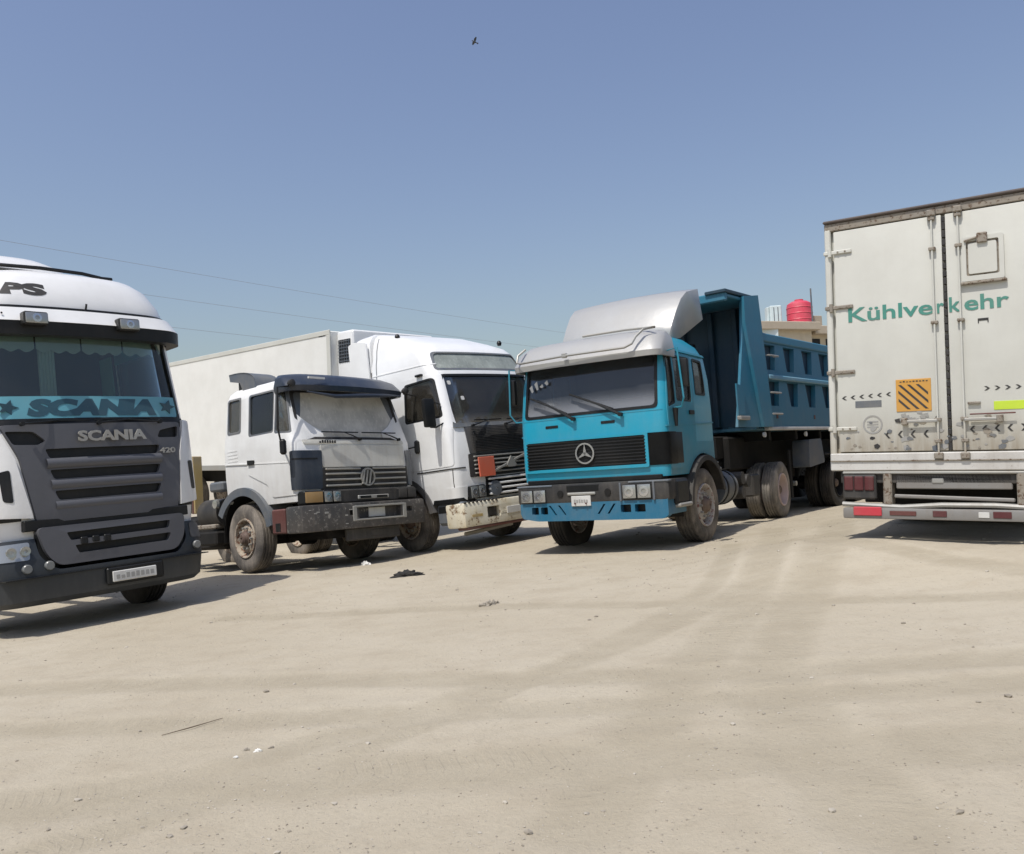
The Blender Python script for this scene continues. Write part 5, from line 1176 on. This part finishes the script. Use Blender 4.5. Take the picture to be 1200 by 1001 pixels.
for s_ in (1, -1):
    w_ = MB(); n0 = len(mb.bm.verts)
    pts = [(.06, s_ * .03, .02), (.09, s_ * .12, .09), (.04, s_ * .27, .10), (-.02, s_ * .26, .10), (-.05, s_ * .14, .07), (-.05, s_ * .03, .015)]
    a = [mb.bm.verts.new(p) for p in pts]; b_ = [mb.bm.verts.new((p[0], p[1], p[2] + .008)) for p in pts]
    mb.bm.faces.new(a); mb.bm.faces.new(b_[::-1])
    for k in range(6): mb.bm.faces.new((a[k], a[(k + 1) % 6], b_[(k + 1) % 6], b_[k]))
o = mb.obj('bird', M['bird'], None); o.location = (-.67, 30, 15.2); o.rotation_euler = (rad(35), rad(-20), rad(200)); o.scale = (.6, .6, .6); tag(o, 'small dark bird gliding alone high in the sky', 'bird')

# ------------------------------------------------------------ litter on the ground
def crumple(name, x, y, sx, sy, h, m, seed, label, cat, n=14, rot=0):
    rs = np.random.RandomState(seed); bm = bmesh.new(); bmesh.ops.create_icosphere(bm, subdivisions=4, radius=1)
    for v in bm.verts:
        d = v.co.normalized(); k = 1 + .55 * mnoise.noise(d * 2.3 + Vector((seed, 0, 0))) + .3 * mnoise.noise(d * 6 + Vector((0, seed, 0))) - .16 * abs(mnoise.noise(d * 11))
        a = math.atan2(d.y, d.x); k *= 1 + .3 * math.sin(3 * a + seed) * (1 - abs(d.z))
        v.co = Vector((d.x * sx * k, d.y * sy * k, max(d.z * h * k * (1 + .6 * mnoise.noise(Vector((d.x * 3, d.y * 3, seed)))), -.012)))
    bm.transform(Matrix.Rotation(rad(rot), 4, 'Z')); me_ = bpy.data.meshes.new(name); bm.to_mesh(me_); bm.free()
    o = finish(name, me_, m, None, 60); o.location = (x, y, ground_z(x, y) + .004); return tag(o, label, cat)
crumple('rag', -1.55, 11.75, .19, .10, .06, M['cloth'], 3, 'crumpled black rag on the dust in front of the dusty truck', 'rag', rot=20)
crumple('paper_scrap', -2.38, 13.35, .06, .04, .05, M['paper'], 8, 'small white paper scrap at the edge of the dusty truck shadow', 'litter')
for i, (x, y, s_) in enumerate(((-.33, 8.85, .055), (-.27, 8.9, .04), (-.39, 8.82, .035))):
    crumple('stone', x, y, s_, s_ * .8, s_ * .7, M['stone'], 20 + i, ['largest pale grey stone of the small cluster in mid yard', 'stone right of the largest one in the cluster', 'stone left of the largest one in the cluster'][i], 'stone')
t_ = MB().tube([(-2.16, 5.12, ground_z(-2.16, 5.12) + .006), (-2.03, 5.24, ground_z(-2.03, 5.24) + .014), (-1.9, 5.42, ground_z(-1.9, 5.42) + .007)], [.002, .004, .002], 5).obj('twig', M['twig'], None); tag(t_, 'thin dry twig lying on the dust, lower left', 'twig')
for i, (x, y, s_) in enumerate(((-1.53, 4.72, .014), (-1.46, 4.70, .018), (-1.40, 4.74, .014), (-1.55, 4.60, .012))):
    crumple('paper_scrap', x, y, s_, s_ * .7, s_ * .5, M['paper'] if i % 2 else M['stone'], 40 + i, ['tiny grey crumb, left of the crumb cluster lower left', 'brightest white crumb in the middle of the cluster lower left', 'tiny grey crumb right of the white crumb', 'white crumb nearest the camera in the cluster lower left'][i], 'litter')
# loose grit: real small stones, far too many to count
rs = np.random.RandomState(11); bm = bmesh.new()
bmesh.ops.create_icosphere(bm, subdivisions=1, radius=1); base = [v.co.copy() for v in bm.verts]; bf = [[v.index for v in f.verts] for f in bm.faces]; bm.free()
base = np.array([tuple(b_) for b_ in base]); Vs = []; Fs = []; n = 15000
yy = 2.6 + 15 * rs.rand(n * 3) ** 2.1; xx = (rs.rand(n * 3) * 2 - 1) * (1.2 + yy * .68)
dens = vnoise(xx, yy, 1.3, 9) + .6 * vnoise(xx, yy, 5, 10) + .5; keep = rs.rand(n * 3) < np.clip(dens, .06, 1) ** 1.5; xx = xx[keep][:n]; yy = yy[keep][:n]; n = len(xx)
zz = gz(xx, yy); sz = .002 + .004 * rs.rand(n) ** 3 + .014 * (rs.rand(n) ** 70); sz *= np.where(yy > 9, 1.5, 1)
for i in range(n):
    a = rs.rand() * 6.28; ca, sa = math.cos(a), math.sin(a)
    p = base * (1 + .35 * (rs.rand(12, 1) - .5)) * sz[i] * np.array([1.3, 1, .65]); q = p.copy(); q[:, 0] = p[:, 0] * ca - p[:, 1] * sa; q[:, 1] = p[:, 0] * sa + p[:, 1] * ca
    Vs.append(q + np.array([xx[i], yy[i], zz[i] + sz[i] * .2])); 
V_ = np.concatenate(Vs); F_ = (np.array(bf)[None] + (np.arange(n) * 12)[:, None, None]).reshape(-1, 3)
me = bpy.data.meshes.new('grit'); me.from_pydata(V_.tolist(), [], F_.tolist()); 
gmat, t, b = nodes('grit'); oi = N(t, 'ShaderNodeTexCoord'); wn_ = N(t, 'ShaderNodeTexWhiteNoise'); 
nz = noise(t, oi.outputs['Object'], 9, 2); t.links.new(mixc(t, ramp(t, nz, .35, .65), (.25, .22, .175), (.44, .40, .33)), b.inputs['Base Color']); b.inputs['Roughness'].default_value = .95
o = finish('grit', me, gmat); tag(o, 'loose grit and small stones scattered over the dusty ground', 'grit', kind='stuff')
